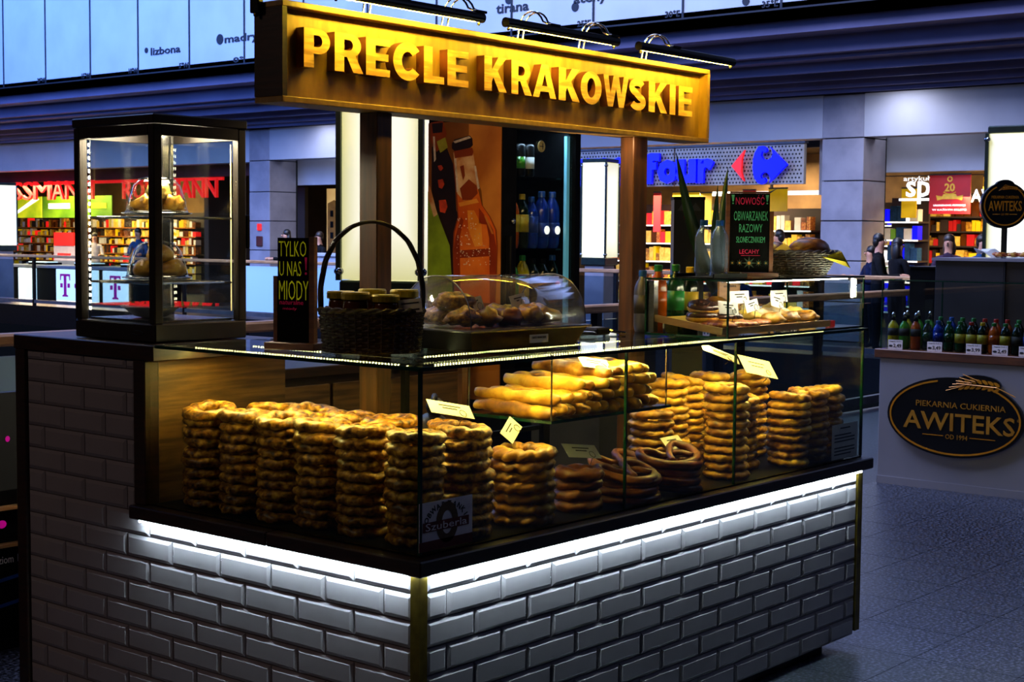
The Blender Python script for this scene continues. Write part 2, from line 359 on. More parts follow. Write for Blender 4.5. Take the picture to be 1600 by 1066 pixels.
# columns, beams
def column(y0, y1):
    c = struct('column', bx(18.56, y0 + .01, 0, 19.3, y1 - .01, 3.83), 'hole_black')
    zs = [0, .62, 1.26, 1.88, 2.5, 3.16, 3.83]
    for i in range(6): obj('panel', bx(18.5, y0, zs[i] + .008, 19.25, y1, zs[i + 1] - .008, bev=.006), 'stone_column', c)
    return c
cols = [column(8.13, 8.84), column(21.85, 22.5), column(34.6, 35.3), column(1.0, 1.7)]
for y, z, s in ((22.16, 1.75, .06), (22.16, 1.45, .09)):
    obj('call_point', bx(18.46, y - s, z - s * 1.2, 18.5, y + s, z + s * 1.2, bev=.01), 'red_letter' if s < .08 else 'red_fascia', cols[1])
wl = struct('wall_back', bx(18.5, 8.84, 3.17, 18.9, 21.85, 3.83), 'wall_white')
obj('beam', bx(18.5, 22.5, 3.14, 18.9, 34.6, 3.83), 'wall_white', wl); obj('beam', bx(18.5, 1.7, 3.17, 18.9, 8.13, 3.83), 'wall_white', wl)
obj('beam', bx(19.3, 16.5, 2.66, 19.5, 22.0, 3.4), 'wall_white', wl); obj('beam', bx(19.3, 1.7, 2.655, 19.5, 8.3, 3.4), 'wall_white', wl); obj('beam', bx(18.9, 8.7, 2.3, 19.1, 9.1, 3.2), 'wall_white', wl)
for y0, y1, z0 in ((22.3, 44, 3.14), (9.1, 16.5, 3.1)): obj('upper_wall', bx(19.5, y0, z0, 19.6, y1, 3.83), 'shop_dark', wl)
for y in (16.4, 25.2, 43.0): obj('side_wall', bx(19.5, y - .08, 0, 24.4, y + .08, 3.3), 'shop_dark', wl)
obj('rear_wall', bx(24.4, 1, 0, 24.6, 44, 3.4), 'shop_wall', wl)
struct('ceiling_shops', bx(19.5, 1, 3.3, 24.6, 44, 3.45), 'shop_dark')

# ---- shop shelving: boards are parts, the packets on them one stuff part
def products(mb_by, x, y0, y1, z, hmax, rnd, depth=.18):
    y = y0
    while y < y1 - .05:
        wd = rnd.uniform(.06, .16); h = rnd.uniform(.5, 1.) * hmax; k = rnd.choice(list(mb_by))
        mb_by[k].box(x, y, z, x + depth, y + wd - .012, z + h); y += wd
def shelf_unit(label, x, y0, y1, zs, mats, seed, edge='red_letter'):
    rnd = random.Random(seed); t = thing('shop_shelf', label, 'shelf', (x, (y0 + y1) / 2, 0), 'shelf units inside the far shops')
    obj('back_panel', bx(x + .4, y0, 0, x + .45, y1, zs[-1] + .4), 'shop_dark', t)
    mbs = {m: MB() for m in mats}
    for i, z in enumerate(zs):
        s = obj('shelf', bx(x, y0, z - .03, x + .4, y1, z), 'shop_dark', t); obj('price_strip', bx(x - .012, y0, z - .028, x - .001, y1, z - .004), edge, s)
        products(mbs, x + .02, y0 + .02, y1 - .02, z, (zs[i + 1] - z if i + 1 < len(zs) else .32) * .85, rnd)
    for m, q in mbs.items():
        if q.v: obj('products', q, m, t, kind='stuff')
PM = ['cream', 'label_cream', 'paper', 'yellow_poster', 'crust_pale', 'shop_dark', 'red_letter', 'honey', 'cloth_white', 'crust_pretzel']
shelf_unit('shelf unit of cosmetics under the lime poster in the red-lettered shop', 22.5, 34.0, 38.6, [.3, .55, .8, 1.05, 1.3, 1.52, 1.76], PM, 1, 'pastry_red')
shelf_unit('shelf unit of cosmetics under the green posters in the red-lettered shop', 22.5, 29.4, 33.8, [.3, .55, .8, 1.05, 1.3, 1.52, 1.76], PM, 2, 'pastry_red')
shelf_unit('shelf unit of small packets at the right end of the red-lettered shop', 22.7, 25.6, 29.2, [.3, .55, .8, 1.05, 1.3, 1.55, 1.8, 2.05], PM, 3, 'pastry_red')
PM2 = ['yellow_poster', 'crust_plain', 'red_letter', 'cream', 'honey', 'paper', 'pastry_red']
shelf_unit('lit grocery shelf behind the blue lettering, left part', 21.6, 12.4, 15.5, [.35, .75, 1.15, 1.5, 1.85], PM2, 4, 'white_letter')
shelf_unit('lit grocery shelf behind the blue lettering, middle part beside the plant', 21.4, 10.6, 12.2, [.35, .75, 1.1, 1.42, 1.75], PM2, 5, 'white_letter')
shelf_unit('grocery shelf with pink and white packets near the stone column', 21.5, 8.7, 10.4, [.35, .75, 1.15, 1.5, 1.85], ['paper', 'magenta', 'blue_letter', 'shop_dark', 'red_poster', 'cream'], 6, 'white_letter')
shelf_unit('white shelf of blue and green bottles just right of the stone column', 20.6, 8.18, 8.85, [.5, .9, 1.25, 1.6, 1.9], ['paper', 'blue_letter', 'cloth_blue', 'green_poster', 'white_letter'], 7, 'white_letter')
shelf_unit('dark shelf of packets under the red anniversary banner', 21.8, 5.6, 8.9, [.5, .9, 1.2, 1.5, 1.75, 2.0], ['shop_dark', 'cream', 'red_poster', 'crust_plain', 'honey', 'yellow_poster'], 8, 'shop_dark')

# ---- left shop: dark red fascia, red letters
lf = thing('shop_fascia', 'dark red fascia with red capital letters over the left shop', 'shop sign', (18.95, 28.6, 2.9))
obj('fascia_board', bx(18.95, 22.52, 2.88, 19.05, 34.55, 3.14), 'red_fascia', lf)
obj('light_strip', bx(19.0, 24, 2.80, 19.05, 31, 2.87), 'red_letter', lf)
rp = [('R', 34.4, 33.8), ('O', 33.75, 33.1), ('S', 33.0, 32.5)]
def redword(yl, letters, wd, gap, z, h):
    y = yl
    for ch in letters:
        wj = wd * {'M': 1.5, 'S': .82, 'R': .95, 'N': 1.1, 'O': 1.1}.get(ch, 1.)
        text(lf, ch, (18.93, y, z), *FL, 'red_letter', w=wj, h=h, bold=.0, ext=.06, left=True, name='letter'); y -= wj + gap
redword(32.25, 'SSMANN', .50, .07, 2.65, .46)
redword(27.55, 'ROSSMANN', .37, .055, 2.62, .42)
for nm, y0, y1, m in (('lime', 33.6, 35.2, 'lime_poster'), ('green', 32.05, 33.55, 'green_poster'), ('olive', 30.4, 32.0, 'green_poster')):
    t = thing('hanging_poster', {'lime': 'lime green poster hanging under the red letters nearest the pillar light', 'green': 'green poster with a white bar under the red letters', 'olive': 'dark green poster partly behind the display cabinet'}[nm], 'poster', (20.6, (y0 + y1) / 2, 2.0), 'posters in the left shop')
    obj('sheet', bx(20.6, y0, 2.0, 20.62, y1, 2.57), m, t)
    if nm != 'lime': obj('print', bx(20.585, y0 + .22, 2.24, 20.599, y1 - .3, 2.38), 'white_letter' if nm == 'green' else 'lime_poster', t)
    else: obj('print', MB().prism([(-.7, -.2), (-.5, -.2), (.6, .2), (.4, .25)], (20.599, 34.3, 2.30), *FL, .01), 'white_letter', t)
t = thing('checkout_display', 'cardboard display with an orange header in the left shop', 'display', (20.5, 32.4, 0))
obj('body', bx(20.5, 31.9, 0, 20.9, 32.9, 1.25, bev=.01), 'stone_column', t); obj('header', bx(20.48, 31.95, 1.25, 20.6, 32.85, 1.6), 'red_poster', t); obj('label', bx(20.488, 32.1, .95, 20.499, 32.7, 1.05), 'red_letter', t)
# ---- middle doorway with a backlit street picture
pw = thing('backlit_picture', 'backlit sepia picture of old town houses in the middle doorway', 'picture', (22.2, 21.4, 1.0))
obj('panel', bx(22.2, 17.5, 1.0, 22.3, 24.04, 2.70), mat('sepia', (.8, .52, .2), .6, col2=(.55, .33, .11), scale=1.5, emit=.75), pw)
hs = MB(); wn = MB()
for i, (y0, y1, zt) in enumerate(((24.0, 23.55, 2.35), (23.55, 23.0, 2.4), (23.0, 22.45, 2.22), (22.45, 21.8, 2.12), (21.8, 21.0, 2.0))):
    shape(pw, [[(0, 0), (y0 - y1, -.0), (y0 - y1, zt - 1.1 - .06), ((y0 - y1) / 2, zt - 1.02), (0, zt - 1.1)]], (22.199, y0, 1.1), *FL, mat('sepia_house_%d' % i, (.28 + .06 * (i % 2), .15, .045), .6, col2=(.18, .09, .03), scale=5, emit=.45), ext=.008, raw=True, name='printed_house')
    for k in range(4):
        for q in range(2): wn.box(22.18, y0 - .1 - q * .22 - .1, 1.25 + k * .26, 22.189, y0 - .1 - q * .22, 1.40 + k * .26)
obj('printed_windows', wn, 'ink', pw)
dv = thing('door_drape', 'dark maroon door leaf left of the sepia picture', 'door', (20.2, 23.2, 0)); obj('leaf', bx(20.2, 22.62, 0, 20.3, 23.7, 2.66), mat('maroon', '#1c060c', .6, col2='#12040a', scale=2), dv)

# ---- supermarket sign: perforated panel, blue letters, two-part emblem
sg = thing('supermarket_sign', 'perforated grey sign panel with blue letters and a red and blue arrow emblem', 'shop sign', (18.4, 11, 2.46))
for i, y in enumerate((9.1, 11.55, 14.0)):
    obj('panel', bx(18.42, y + .012, 2.46, 18.5, min(y + 2.44, 16.3), 3.10, bev=.005), 'perforated', sg)
ho = MB()
for i in range(0, 82):
    for k in range(10):
        y = 9.16 + i * .062 + (k % 2) * .031; z = 2.50 + k * .062
        ho.prism([(-.019, 0), (0, -.019), (.019, 0), (0, .019)], (18.4195, y, z), *FL, .003)
obj('perforations', ho, 'hole_black', sg, kind='stuff')
obj('top_edge', bx(18.38, 9.08, 3.10, 18.5, 16.3, 3.13), 'grey_steel', sg)
text(sg, 'carre', (18.35, 14.3, 2.72), *FL, 'blue_letter', w=1.9, h=.50, bold=.05, ext=.05, left=True, name='letter')
y = 12.20
for ch, wj, hh in (('f', .42, .52), ('o', .40, .40), ('u', .44, .40), ('r', .34, .40)):
    text(sg, ch, (18.35, y, 2.50 + hh / 2), *FL, 'blue_letter', w=wj, h=hh, bold=.055, ext=.05, left=True, name='letter'); y -= wj - .035
e0 = (18.34, 10.36, 2.765)
shape(sg, [[(0, 0), (.24, .25), (.19, .1), (.185, -.1), (.24, -.25)]], e0, *FL, 'red_letter', ext=.05, raw=True, name='red_arrow')
sh = [(.42, .29)] + arc(.58, .20, .10, .095, 150, 300, 9)[::1] + [(.70, .27), (1.02, .0), (.70, -.26)] + arc(.62, -.16, .085, .10, 20, 200, 10) + [(.56, -.29)] + arc(.50, .0, .16, .30, 268, 110, 14)
blue = [(.50, .30), (.58, .305), (.645, .27), (.655, .22), (.615, .20), (.565, .22), (.545, .16), (.58, .10), (.66, .08), (.73, .11), (.76, .17), (.74, .25), (.705, .285), (1.02, .0), (.71, -.28), (.725, -.22), (.70, -.15), (.645, -.11), (.58, -.12), (.545, -.17), (.57, -.22), (.62, -.20), (.65, -.24), (.63, -.28), (.57, -.305), (.49, -.28), (.43, -.2), (.40, -.08), (.40, .08), (.43, .2)]
shape(sg, [blue], e0, *FL, 'blue_letter', ext=.05, raw=True, name='blue_arrow')
tb = MB()
for i in range(3): tb.box(20.2 + i * .5, 9.6, 2.38, 20.26 + i * .5, 12.6, 2.42)
lt = thing('tube_light', 'row of white ceiling tubes inside the supermarket', 'light', (20.7, 11.1, 2.4)); obj('tubes', tb, 'white_letter', lt)
obj('hanger', bx(20.7, 11, 2.42, 20.74, 11.04, 3.3), 'grey_steel', lt)
for i, (y0, y1, z0, z1, x, m, lb) in enumerate(((11.55, 12.1, 1.9, 2.38, 19.2, 'yellow_poster', 'yellow banner hanging left of the dark cooler under the blue letters'), (11.3, 11.53, 1.86, 2.36, 19.2, 'yellow_poster', 'narrow yellow banner hanging beside the wider yellow one'), (9.9, 10.25, 2.05, 2.42, 19.3, 'yellow_poster', 'yellow banner hanging right of the chalkboard under the arrow emblem'), (12.35, 12.5, 1.7, 2.38, 19.2, 'red_poster', 'red banner next to the wooden sign post'), (10.5, 10.75, 2.0, 2.4, 19.3, 'red_poster', 'red banner behind the plant leaves'), (8.85, 9.05, 1.72, 2.4, 19.25, 'red_poster', 'red banner beside the stone column'), (9.3, 9.8, 1.95, 2.3, 20.3, 'red_fascia', 'dark red banner below the blue arrow'), (6.83, 7.5, 2.0, 2.6, 19.5, 'red_poster', 'red anniversary banner reading 20'), (7.99, 8.25, 1.95, 2.42, 20.1, 'yellow_poster', 'yellow banner right of the stone column'), (6.3, 6.8, 2.15, 2.58, 19.9, 'yellow_poster', 'yellow banner behind the round black sign'))):
    t = thing('hanging_banner', lb, 'banner', (x, (y0 + y1) / 2, z0), 'banners hanging in the shops')
    obj('sheet', bx(x, y0, z0, x + .02, y1, z1), m, t); obj('rail', bx(x - .01, y0, z1, x + .03, y1, z1 + .025), 'grey_steel', t)
    if '20' in lb:
        text(t, '20', (x - .001, 7.165, 2.41), *FL, 'gold_print', h=.13, bold=.03, ext=.006)
        shape(t, [[(-.2, .0), (-.22, .08), (-.12, .06), (-.1, .1), (.1, .1), (.12, .06), (.22, .08), (.2, .0), (.12, .02), (-.12, .02)]], (x - .001, 7.165, 2.21), *FL, 'gold_print', ext=.006, raw=True, name='ribbon')
        text(t, 'URODZINOWE PROMOCJE', (x - .001, 7.165, 2.13), *FL, 'white_letter', w=.52, h=.035, ext=.006); text(t, 'W KAŻDYM SKLEPIE', (x - .001, 7.165, 2.07), *FL, 'white_letter', w=.56, h=.035, ext=.006)
        shape(t, [arc(0, 0, .045, .045, 0, 360, 16), arc(0, 0, .025, .025, 0, 360, 16)], (x - .001, 7.165, 2.54), *FL, 'gold_print', ext=.006, raw=True)
        obj('laurel', MB().tube([(x - .004, 7.165 + .14 * math.cos(a), 2.41 + .1 * math.sin(a)) for a in [math.pi * (1.25 + .5 * k / 8) for k in range(9)]], .008, 4), 'gold_print', t)
xs = thing('shop_lettering', 'white lettering hung in the right-hand supermarket window', 'shop sign', (19.6, 7, 2.2))
text(xs, 'sp', (19.6, 7.93, 2.34), *FL, 'white_letter', w=.40, h=.36, bold=.012, ext=.02, left=True); text(xs, 'artykuły', (19.6, 7.98, 2.55), *FL, 'white_letter', w=.5, h=.10, ext=.01, left=True)
text(xs, 'AW', (19.6, 6.86, 2.28), *FL, 'white_letter', w=.42, h=.2, bold=.01, ext=.01, left=True)
obj('suspension_bar', bx(19.62, 6.3, 2.60, 19.64, 9, 2.615), 'grey_steel', xs)
obj('light_bar', bx(19.9, 7.4, 2.22, 19.95, 8.2, 2.26), 'white_letter', xs)
# ---- magenta T counter behind the far railing
tk = thing('phone_counter', 'dark counter with lit white panels marked with a magenta letter', 'counter', (17.5, 27.4, -.006))
obj('body', bx(17.55, 24.6, -.006, 18.3, 30.2, .76), 'black_plastic', tk); obj('worktop', bx(17.5, 24.5, .76, 18.35, 30.3, .83, bev=.01), 'stone_column', tk)
for y0, y1, tt in ((29.84, 29.11, 0), (28.25, 27.15, 1), (26.85, 26.6, 0), (26.41, 25.43, 1)):
    p = obj('light_panel', bx(17.5, y1, -.0, 17.55, y0, .745, bev=.01), 'lightbox_white', tk)
    if tt:
        yc = y0 - .38 if y0 > 27 else (y0 + y1) / 2; o = (17.499, yc, .36)
        shape(p, [[(-.2, .28), (.2, .28), (.2, .13), (.175, .13), (.155, .23), (.05, .23), (.05, -.2), (.11, -.22), (.11, -.25), (-.11, -.25), (-.11, -.22), (-.05, -.2), (-.05, .23), (-.155, .23), (-.175, .13), (-.2, .13)]], o, *FL, 'magenta', ext=.01, raw=True, name='letter')
        for dy in (-.19, .10): obj('square_mark', bx(17.488, yc - dy - .09, .32, 17.499, yc - dy, .42), 'magenta', p)
        if y0 > 27: obj('square_mark', bx(17.488, yc - .47, .32, 17.499, yc - .38, .42), 'magenta', p)
for i, y in enumerate((29.3, 27.4, 25.6)):
    t = thing('counter_display', 'white slanted phone display on the lit counter, %s' % ['left end', 'middle', 'right end'][i], 'display', (17.8, y, .83), 'phone displays on the lit counter'); obj('stand', bx(17.7, y - .4, .831, 18.1, y + .4, .88), 'black_plastic', t); obj('screen', bx(17.69, y - .38, .881, 18.0, y + .38, .90), 'lightbox_white', t)
# white parapet beside the middle doorway
pp = thing('white_desk', 'long white desk behind the far railing near the middle doorway', 'desk', (17.2, 17.5, -.006)); obj('front', bx(17.2, 14.2, -.006, 17.3, 19.9, 1.18), 'wall_white', pp); obj('top', bx(17.15, 14.1, 1.18, 17.9, 20.0, 1.24, bev=.01), 'wall_white', pp)

# ---- railings round the void
def railing(label, pts, axis, sheen_bays=()):
    # pts: post positions along the axis; fixed coordinate differs
    t = thing('glass_railing', label, 'railing', (0, 0, 0) if axis == 'x' else (15.9, 0, 0)); fx = 3.82 if axis == 'x' else 15.9
    def bb(a0, a1, d0, d1, z0, z1, bev=0.): return bx(a0, fx + d0, z0, a1, fx + d1, z1, bev=bev) if axis == 'x' else bx(fx + d0, a0, z0, fx + d1, a1, z1, bev=bev)
    obj('handrail', bb(pts[0], pts[-1], -.05, .05, 1.05, 1.11, .012), 'wood_rail', t)
    obj('lower_rail', bb(pts[0], pts[-1], -.03, .03, .05, .12), 'grey_steel', t)
    for i, a in enumerate(pts): obj('post', bb(a - .03, a + .03, -.03, .03, -.006, 1.05), 'black_metal', t)
    for i in range(len(pts) - 1): obj('glass_panel', bb(pts[i] + .05, pts[i + 1] - .05, -.006, .006, .14, 1.0), 'rail_sheen' if i in sheen_bays else 'rail_glass', t)
railing('near glass railing with a wooden handrail behind the stall', [-4 + 1.65 * i for i in range(13)], 'x', sheen_bays=(3,))
railing('far glass railing with a wooden handrail below the shop fronts', [3.9 + 1.75 * i for i in range(20)], 'y', sheen_bays=(5, 6, 7, 8))

# ---- advertising pillars with lit boxes
def pillar(label, c, half, z0, z1, rot, base=True):
    t = thing('advertising_pillar', label, 'light box', (c[0], c[1], -.006), 'lit advertising pillars')
    R = Matrix.Translation((c[0], c[1], 0)) @ Matrix.Rotation(rot, 4, 'Z'); h = half
    def b2(*a, **k): return MB().box(*a, M=R, **k)
    obj('pedestal', b2(-h * .8, -h * .8, -.006, h * .8, h * .8, z0 - .12, bev=.01), 'stone_column', t)
    obj('lower_frame', b2(-h, -h, z0 - .12, h, h, z0, bev=.01), 'light_frame', t); obj('upper_frame', b2(-h, -h, z1, h, h, z1 + .06, bev=.01), 'light_frame', t)
    for sx, sy in ((1, 1), (1, -1), (-1, 1), (-1, -1)): obj('corner_bar', b2(sx * h - .014, sy * h - .014, z0, sx * h + .014, sy * h + .014, z1), 'light_frame', t)
    for k in range(4):
        M2 = R @ Matrix.Rotation(k * math.pi / 2, 4, 'Z'); obj('light_panel', MB().box(-h + .016, -h + .004, z0 + .005, h - .016, -h + .018, z1 - .005, M=M2), 'light_panel', t)
        s = MB(); [s.ball(M2 @ Vector((sx * (h - .01), -h - .01, z)), .022, 8, 5) for sx in (-1, 1) for z in (z0 + .05, z1 - .05)]; obj('standoff', s, 'steel', t, smooth=True)
pillar('large lit white pillar box behind the left sign post', (3.167, 3.193), .235, 1.35, 2.62, math.radians(25))
pillar('lit pillar box standing far off just left of the right sign post', (16.685, 11.80), .22, 1.27, 2.78, math.radians(8))
pillar('lit pillar box at the far left beyond the display cabinet', (16.5, 29.08), .334, 1.292, 2.68, math.radians(-8))
pillar('lit pillar box behind the round black sign', (9.53, 2.00), .33, 1.35, 2.47, math.radians(6))

# ---- people: one skinned body each
def person(label, loc, rotz, h=1.7, top='cloth_black', legs='cloth_black', hair='hair_dark', lean=0., arm=(.25, .2), bun=False, sit=False, longhair=False):
    s = h / 1.72; t = thing('person', label, 'person', loc)
    hip = .92 if not sit else .44; J = {}
    def P(x, y, z): return (x * s, y * s, z * s)
    ch = hip + .36; nk = hip + .54; hd = hip + .68; ly = lambda z: -lean * max(0, z - hip)
    V = [(0, 0, hip, .13), (0, ly(ch - .18), ch - .18, .125), (0, ly(ch), ch, .15), (0, ly(nk), nk, .052), (0, ly(hd) - .02, hd - .025, .074), (0, ly(hd) - .02, hd + .05, .080)]
    E = [(0, 1), (1, 2), (2, 3), (3, 4), (4, 5)]
    for sx in (-1, 1):
        k = len(V); sh = ly(ch + .1)
        V += [(sx * .17, sh, ch + .10, .06), (sx * .23, sh - arm[0] * .3, ch - .18, .048), (sx * .17, sh - arm[0] - .1, ch - .36 + arm[1], .036), (sx * .15, sh - arm[0] - .18, ch - .38 + arm[1], .034)]
        E += [(2, k), (k, k + 1), (k + 1, k + 2), (k + 2, k + 3)]
        k = len(V)
        if sit: V += [(sx * .10, -.02, hip - .03, .095), (sx * .12, -.42, hip + .02, .07), (sx * .12, -.40, .08, .045), (sx * .12, -.52, .04, .04)]
        else: V += [(sx * .10, 0, hip - .08, .10), (sx * .11, -.01, .5, .07), (sx * .11, .02, .08, .045), (sx * .11, -.13, .04, .04)]
        E += [(0, k), (k, k + 1), (k + 1, k + 2), (k + 2, k + 3)]
    me = bpy.data.meshes.new('body'); me.from_pydata([P(a, b, c) for a, b, c, r in V], E, []); o = bpy.data.objects.new('body', me); COL.objects.link(o)
    m = o.modifiers.new('s', 'SKIN'); m.use_smooth_shade = True
    for i, d in enumerate(me.skin_vertices[0].data): r = V[i][3] * s; d.radius = (r, r * (.8 if i in (0, 1, 2) else 1)); d.use_root = (i == 0)
    o.modifiers.new('d', 'SUBSURF').levels = 1; o.modifiers['d'].render_levels = 1
    bpy.context.view_layer.update(); dg = bpy.context.evaluated_depsgraph_get(); nm = bpy.data.meshes.new_from_object(o.evaluated_get(dg)); o.modifiers.clear(); o.data = nm
    nm.materials.clear(); [nm.materials.append(MATS[q]) for q in (top, legs, 'skin')]
    for p in nm.polygons:
        c = p.center / s; hand = any((Vector((sx * .16, ly(ch + .1) - arm[0] - .16, ch - .38 + arm[1])) - c).length < .1 for sx in (-1, 1))
        p.material_index = 2 if (c.z > nk + .015 or hand) else (1 if c.z < hip - .02 else 0)
    o.parent = t
    fy = ly(hd) - .02
    f = MB(); f.ball(P(0, fy - .080, hd - .0), (.014 * s, .02 * s, .022 * s), 6, 4); obj2 = lambda n, mb, mm: (lambda ob: (COL.objects.link(ob), setattr(ob, 'parent', t)))(bpy.data.objects.new(n, mb.mesh(n, mm, (0, 0, 0), True)))
    obj2('nose', f, 'skin')
    f = MB(); [f.ball(P(sx * .032, fy - .072, hd + .03), .010 * s, 6, 4) for sx in (-1, 1)]; f.ball(P(0, fy - .070, hd - .04), (.02 * s, .008 * s, .006 * s), 6, 4); obj2('eyes_and_mouth', f, 'hair_dark')
    f = MB(); f.ball(P(0, fy + .028, hd + .055), (.086 * s, .084 * s, .084 * s), 12, 8)
    if longhair: f.ball(P(0, fy + .06, hd - .08), (.10 * s, .06 * s, .17 * s), 10, 7)
    if bun: f.ball(P(0, fy + .06, hd + .165), .045 * s, 8, 6); f.tube([P(0, fy + .05, hd + .14), P(.02, fy + .09, hd + .22), P(.05, fy + .13, hd + .2)], [.02 * s, .014 * s, .004 * s], 6)
    f.ball(P(0, fy + .052, hd + .01), (.082 * s, .062 * s, .095 * s), 10, 7); obj2('hair', f, hair)
    t.rotation_euler.z = rotz; return t
F = math.radians
person('dark-haired person in a blue shirt behind the magenta lettered counter', (18.7, 26.6, -.006), F(-60), 1.72, 'cloth_blue', lean=.25)
person('dark-haired person in black near the middle column', (18.2, 20.98, -.006), F(-120), 1.70, 'cloth_black', longhair=True)
person('short-haired person in black in front of the sepia picture', (18.3, 20.1, -.006), F(-100), 1.66, 'cloth_black', hair='hair_brown')
person('person seated low between the sign post and the dark cooler', (18.0, 10.0, -.006), F(-70), 1.6, 'cloth_navy', hair='hair_brown', sit=True)
person('person in black standing behind the dark cooler', (18.8, 9.75, -.006), F(200), 1.74, 'cloth_black')
person('person in a blue jacket nearest the stone column on the right', (17.6, 7.52, -.006), F(-130), 1.5, 'cloth_navy', arm=(.3, .3), hair='hair_dark')
person('tall person in a black coat right of the blue jacket', (16.7, 6.95, -.006), F(20), 1.68, 'cloth_black')
person('person in a purple-grey jacket in the middle of the right-hand group', (17.9, 6.45, -.006), F(-80), 1.68, 'cloth_purple', hair='hair_brown', longhair=True)
person('person in a blue top facing away in the right-hand group', (17.9, 5.95, -.006), F(-30), 1.68, 'cloth_blue', hair='hair_brown')
person('brown-haired person beside the grey drinks cabinet', (17.5, 5.5, -.006), F(-110), 1.66, 'cloth_navy', hair='hair_brown')
person('person in a long black coat close behind the tall one on the right', (17.3, 6.95, -.006), F(60), 1.62, 'cloth_black', longhair=True)
person('person in a white top inside the left shop', (20.2, 30.6, -.006), F(-40), 1.6, 'cloth_white', hair='hair_dark')
# ------------------------------------------------------------------ the stall counter with bevelled white tiles
P_, Q_ = .075, .2294
kc = thing('stall_counter', 'L-shaped stall counter faced with white subway tiles under a dark wooden ledge', 'counter', (0, 0, 0))
core = MB(); core.box(.012, .012, .045, 2.487, .56, .70); core.box(.012, .56, .045, .56, 1.88, .70); core.box(.012, 1.2, .70, .50, 1.88, 1.2)
obj('core', core, 'grout', kc)
pl = MB(); pl.box(.06, .05, -.0, 2.32, .5, .045); pl.box(.06, .5, 0, .5, 1.85, .045); obj('plinth', pl, 'plinth_black', kc)
TILES = {}
def tile_mesh(wd, ht):
    k = (round(wd, 3), round(ht, 3))
    if k not in TILES:
        g = .0014; b = min(.0115, wd * .3, ht * .3); x0, x1, z0, z1 = g, wd - g, g, ht - g; d = .0085
        v = [(x0, 0, z0), (x1, 0, z0), (x1, 0, z1), (x0, 0, z1), (x0, -.002, z0), (x1, -.002, z0), (x1, -.002, z1), (x0, -.002, z1), (x0 + b, -d, z0 + b), (x1 - b, -d, z0 + b), (x1 - b, -d, z1 - b), (x0 + b, -d, z1 - b)]
        f = [(0, 1, 5, 4), (1, 2, 6, 5), (2, 3, 7, 6), (3, 0, 4, 7), (4, 5, 9, 8), (5, 6, 10, 9), (6, 7, 11, 10), (7, 4, 8, 11), (8, 9, 10, 11)]
        TILES[k] = MB().add(v, f).mesh('tile', 'tile_white')
    return TILES[k]
def row(face, a0, a1, z0, z1, first):
    e = [a0] + [first + Q_ * k for k in range(-1, 14) if a0 + .012 < first + Q_ * k < a1 - .012] + [a1]
    for p, q in zip(e, e[1:]):
        me = tile_mesh(q - p, z1 - z0)
        o = inst('tile', me, (p, .0095, z0) if face == 'R' else (.0095, q, z0), (0, 0, 0) if face == 'R' else (0, 0, -math.pi / 2), parent=kc)
ZT = .6434
for i in range(-1, 8):
    zt = min(ZT - i * P_, .70); zb = max(ZT - (i + 1) * P_, .045); odd = i % 2
    if zt - zb > .02:
        row('R', .030, 2.487, zb, zt, .1129 + (Q_ / 2 if odd else 0)); row('L', .030, 1.842, zb, zt if i >= 0 else ZT + P_, .1403 + (Q_ / 2 if odd else 0))
for i in range(-8, -1):
    zb = max(ZT - (i + 1) * P_, .70); zt = min(ZT - i * P_, 1.2)
    if zt - zb > .015: row('L', 1.236, 1.842, zb, zt, .1403 + (Q_ / 2 if i % 2 else 0))
lw = MB(); lw.box(-.03, -.03, .70, 2.56, .58, .743, bev=.004); obj('ledge_right', lw, 'wood_dark_h', kc)
lw = MB(); lw.box(-.03, .581, .70, .58, 1.232, .743, bev=.004); obj('ledge_left', lw, 'wood_dark', kc)
def angle(name, cx, cy, z0, z1, m='brass'):
    a = MB(); a.box(cx, cy, z0, cx + .03, cy + .004, z1); a.box(cx, cy + .004, z0, cx + .004, cy + .034, z1); return obj(name, a, m, kc)
angle('corner_trim', -.002, -.002, .035, .70)
en = MB(); en.box(2.487, -.002, .06, 2.525, .03, .70); obj('end_trim', en, 'brass', kc); obj('end_panel', bx(2.49, .03, .06, 2.52, .56, .70), 'wood_dark', kc)
fr = MB(); fr.box(-.006, 1.843, 0, .05, 1.90, 1.2, bev=.003); obj('frame_post', fr, 'wood_dark', kc)
fr = MB(); fr.box(-.006, 1.175, .743, .05, 1.235, 1.2, bev=.003); obj('frame_post', fr, 'wood_dark', kc)
fr = MB(); fr.box(-.008, 1.13, 1.2, .52, 1.905, 1.25, bev=.003); obj('counter_top', fr, 'wood_dark_h', kc)
obj('end_wall', bx(.051, 1.182, .743, .58, 1.215, 1.2), 'wood_panel', kc)
ld = MB(); ld.box(.03, -.021, .6925, 2.48, -.013, .6995); obj('under_ledge_light', ld, 'led_white', kc)
ld = MB(); ld.box(-.021, .03, .6925, -.013, 1.19, .6995); obj('under_ledge_light', ld, 'led_white', kc)

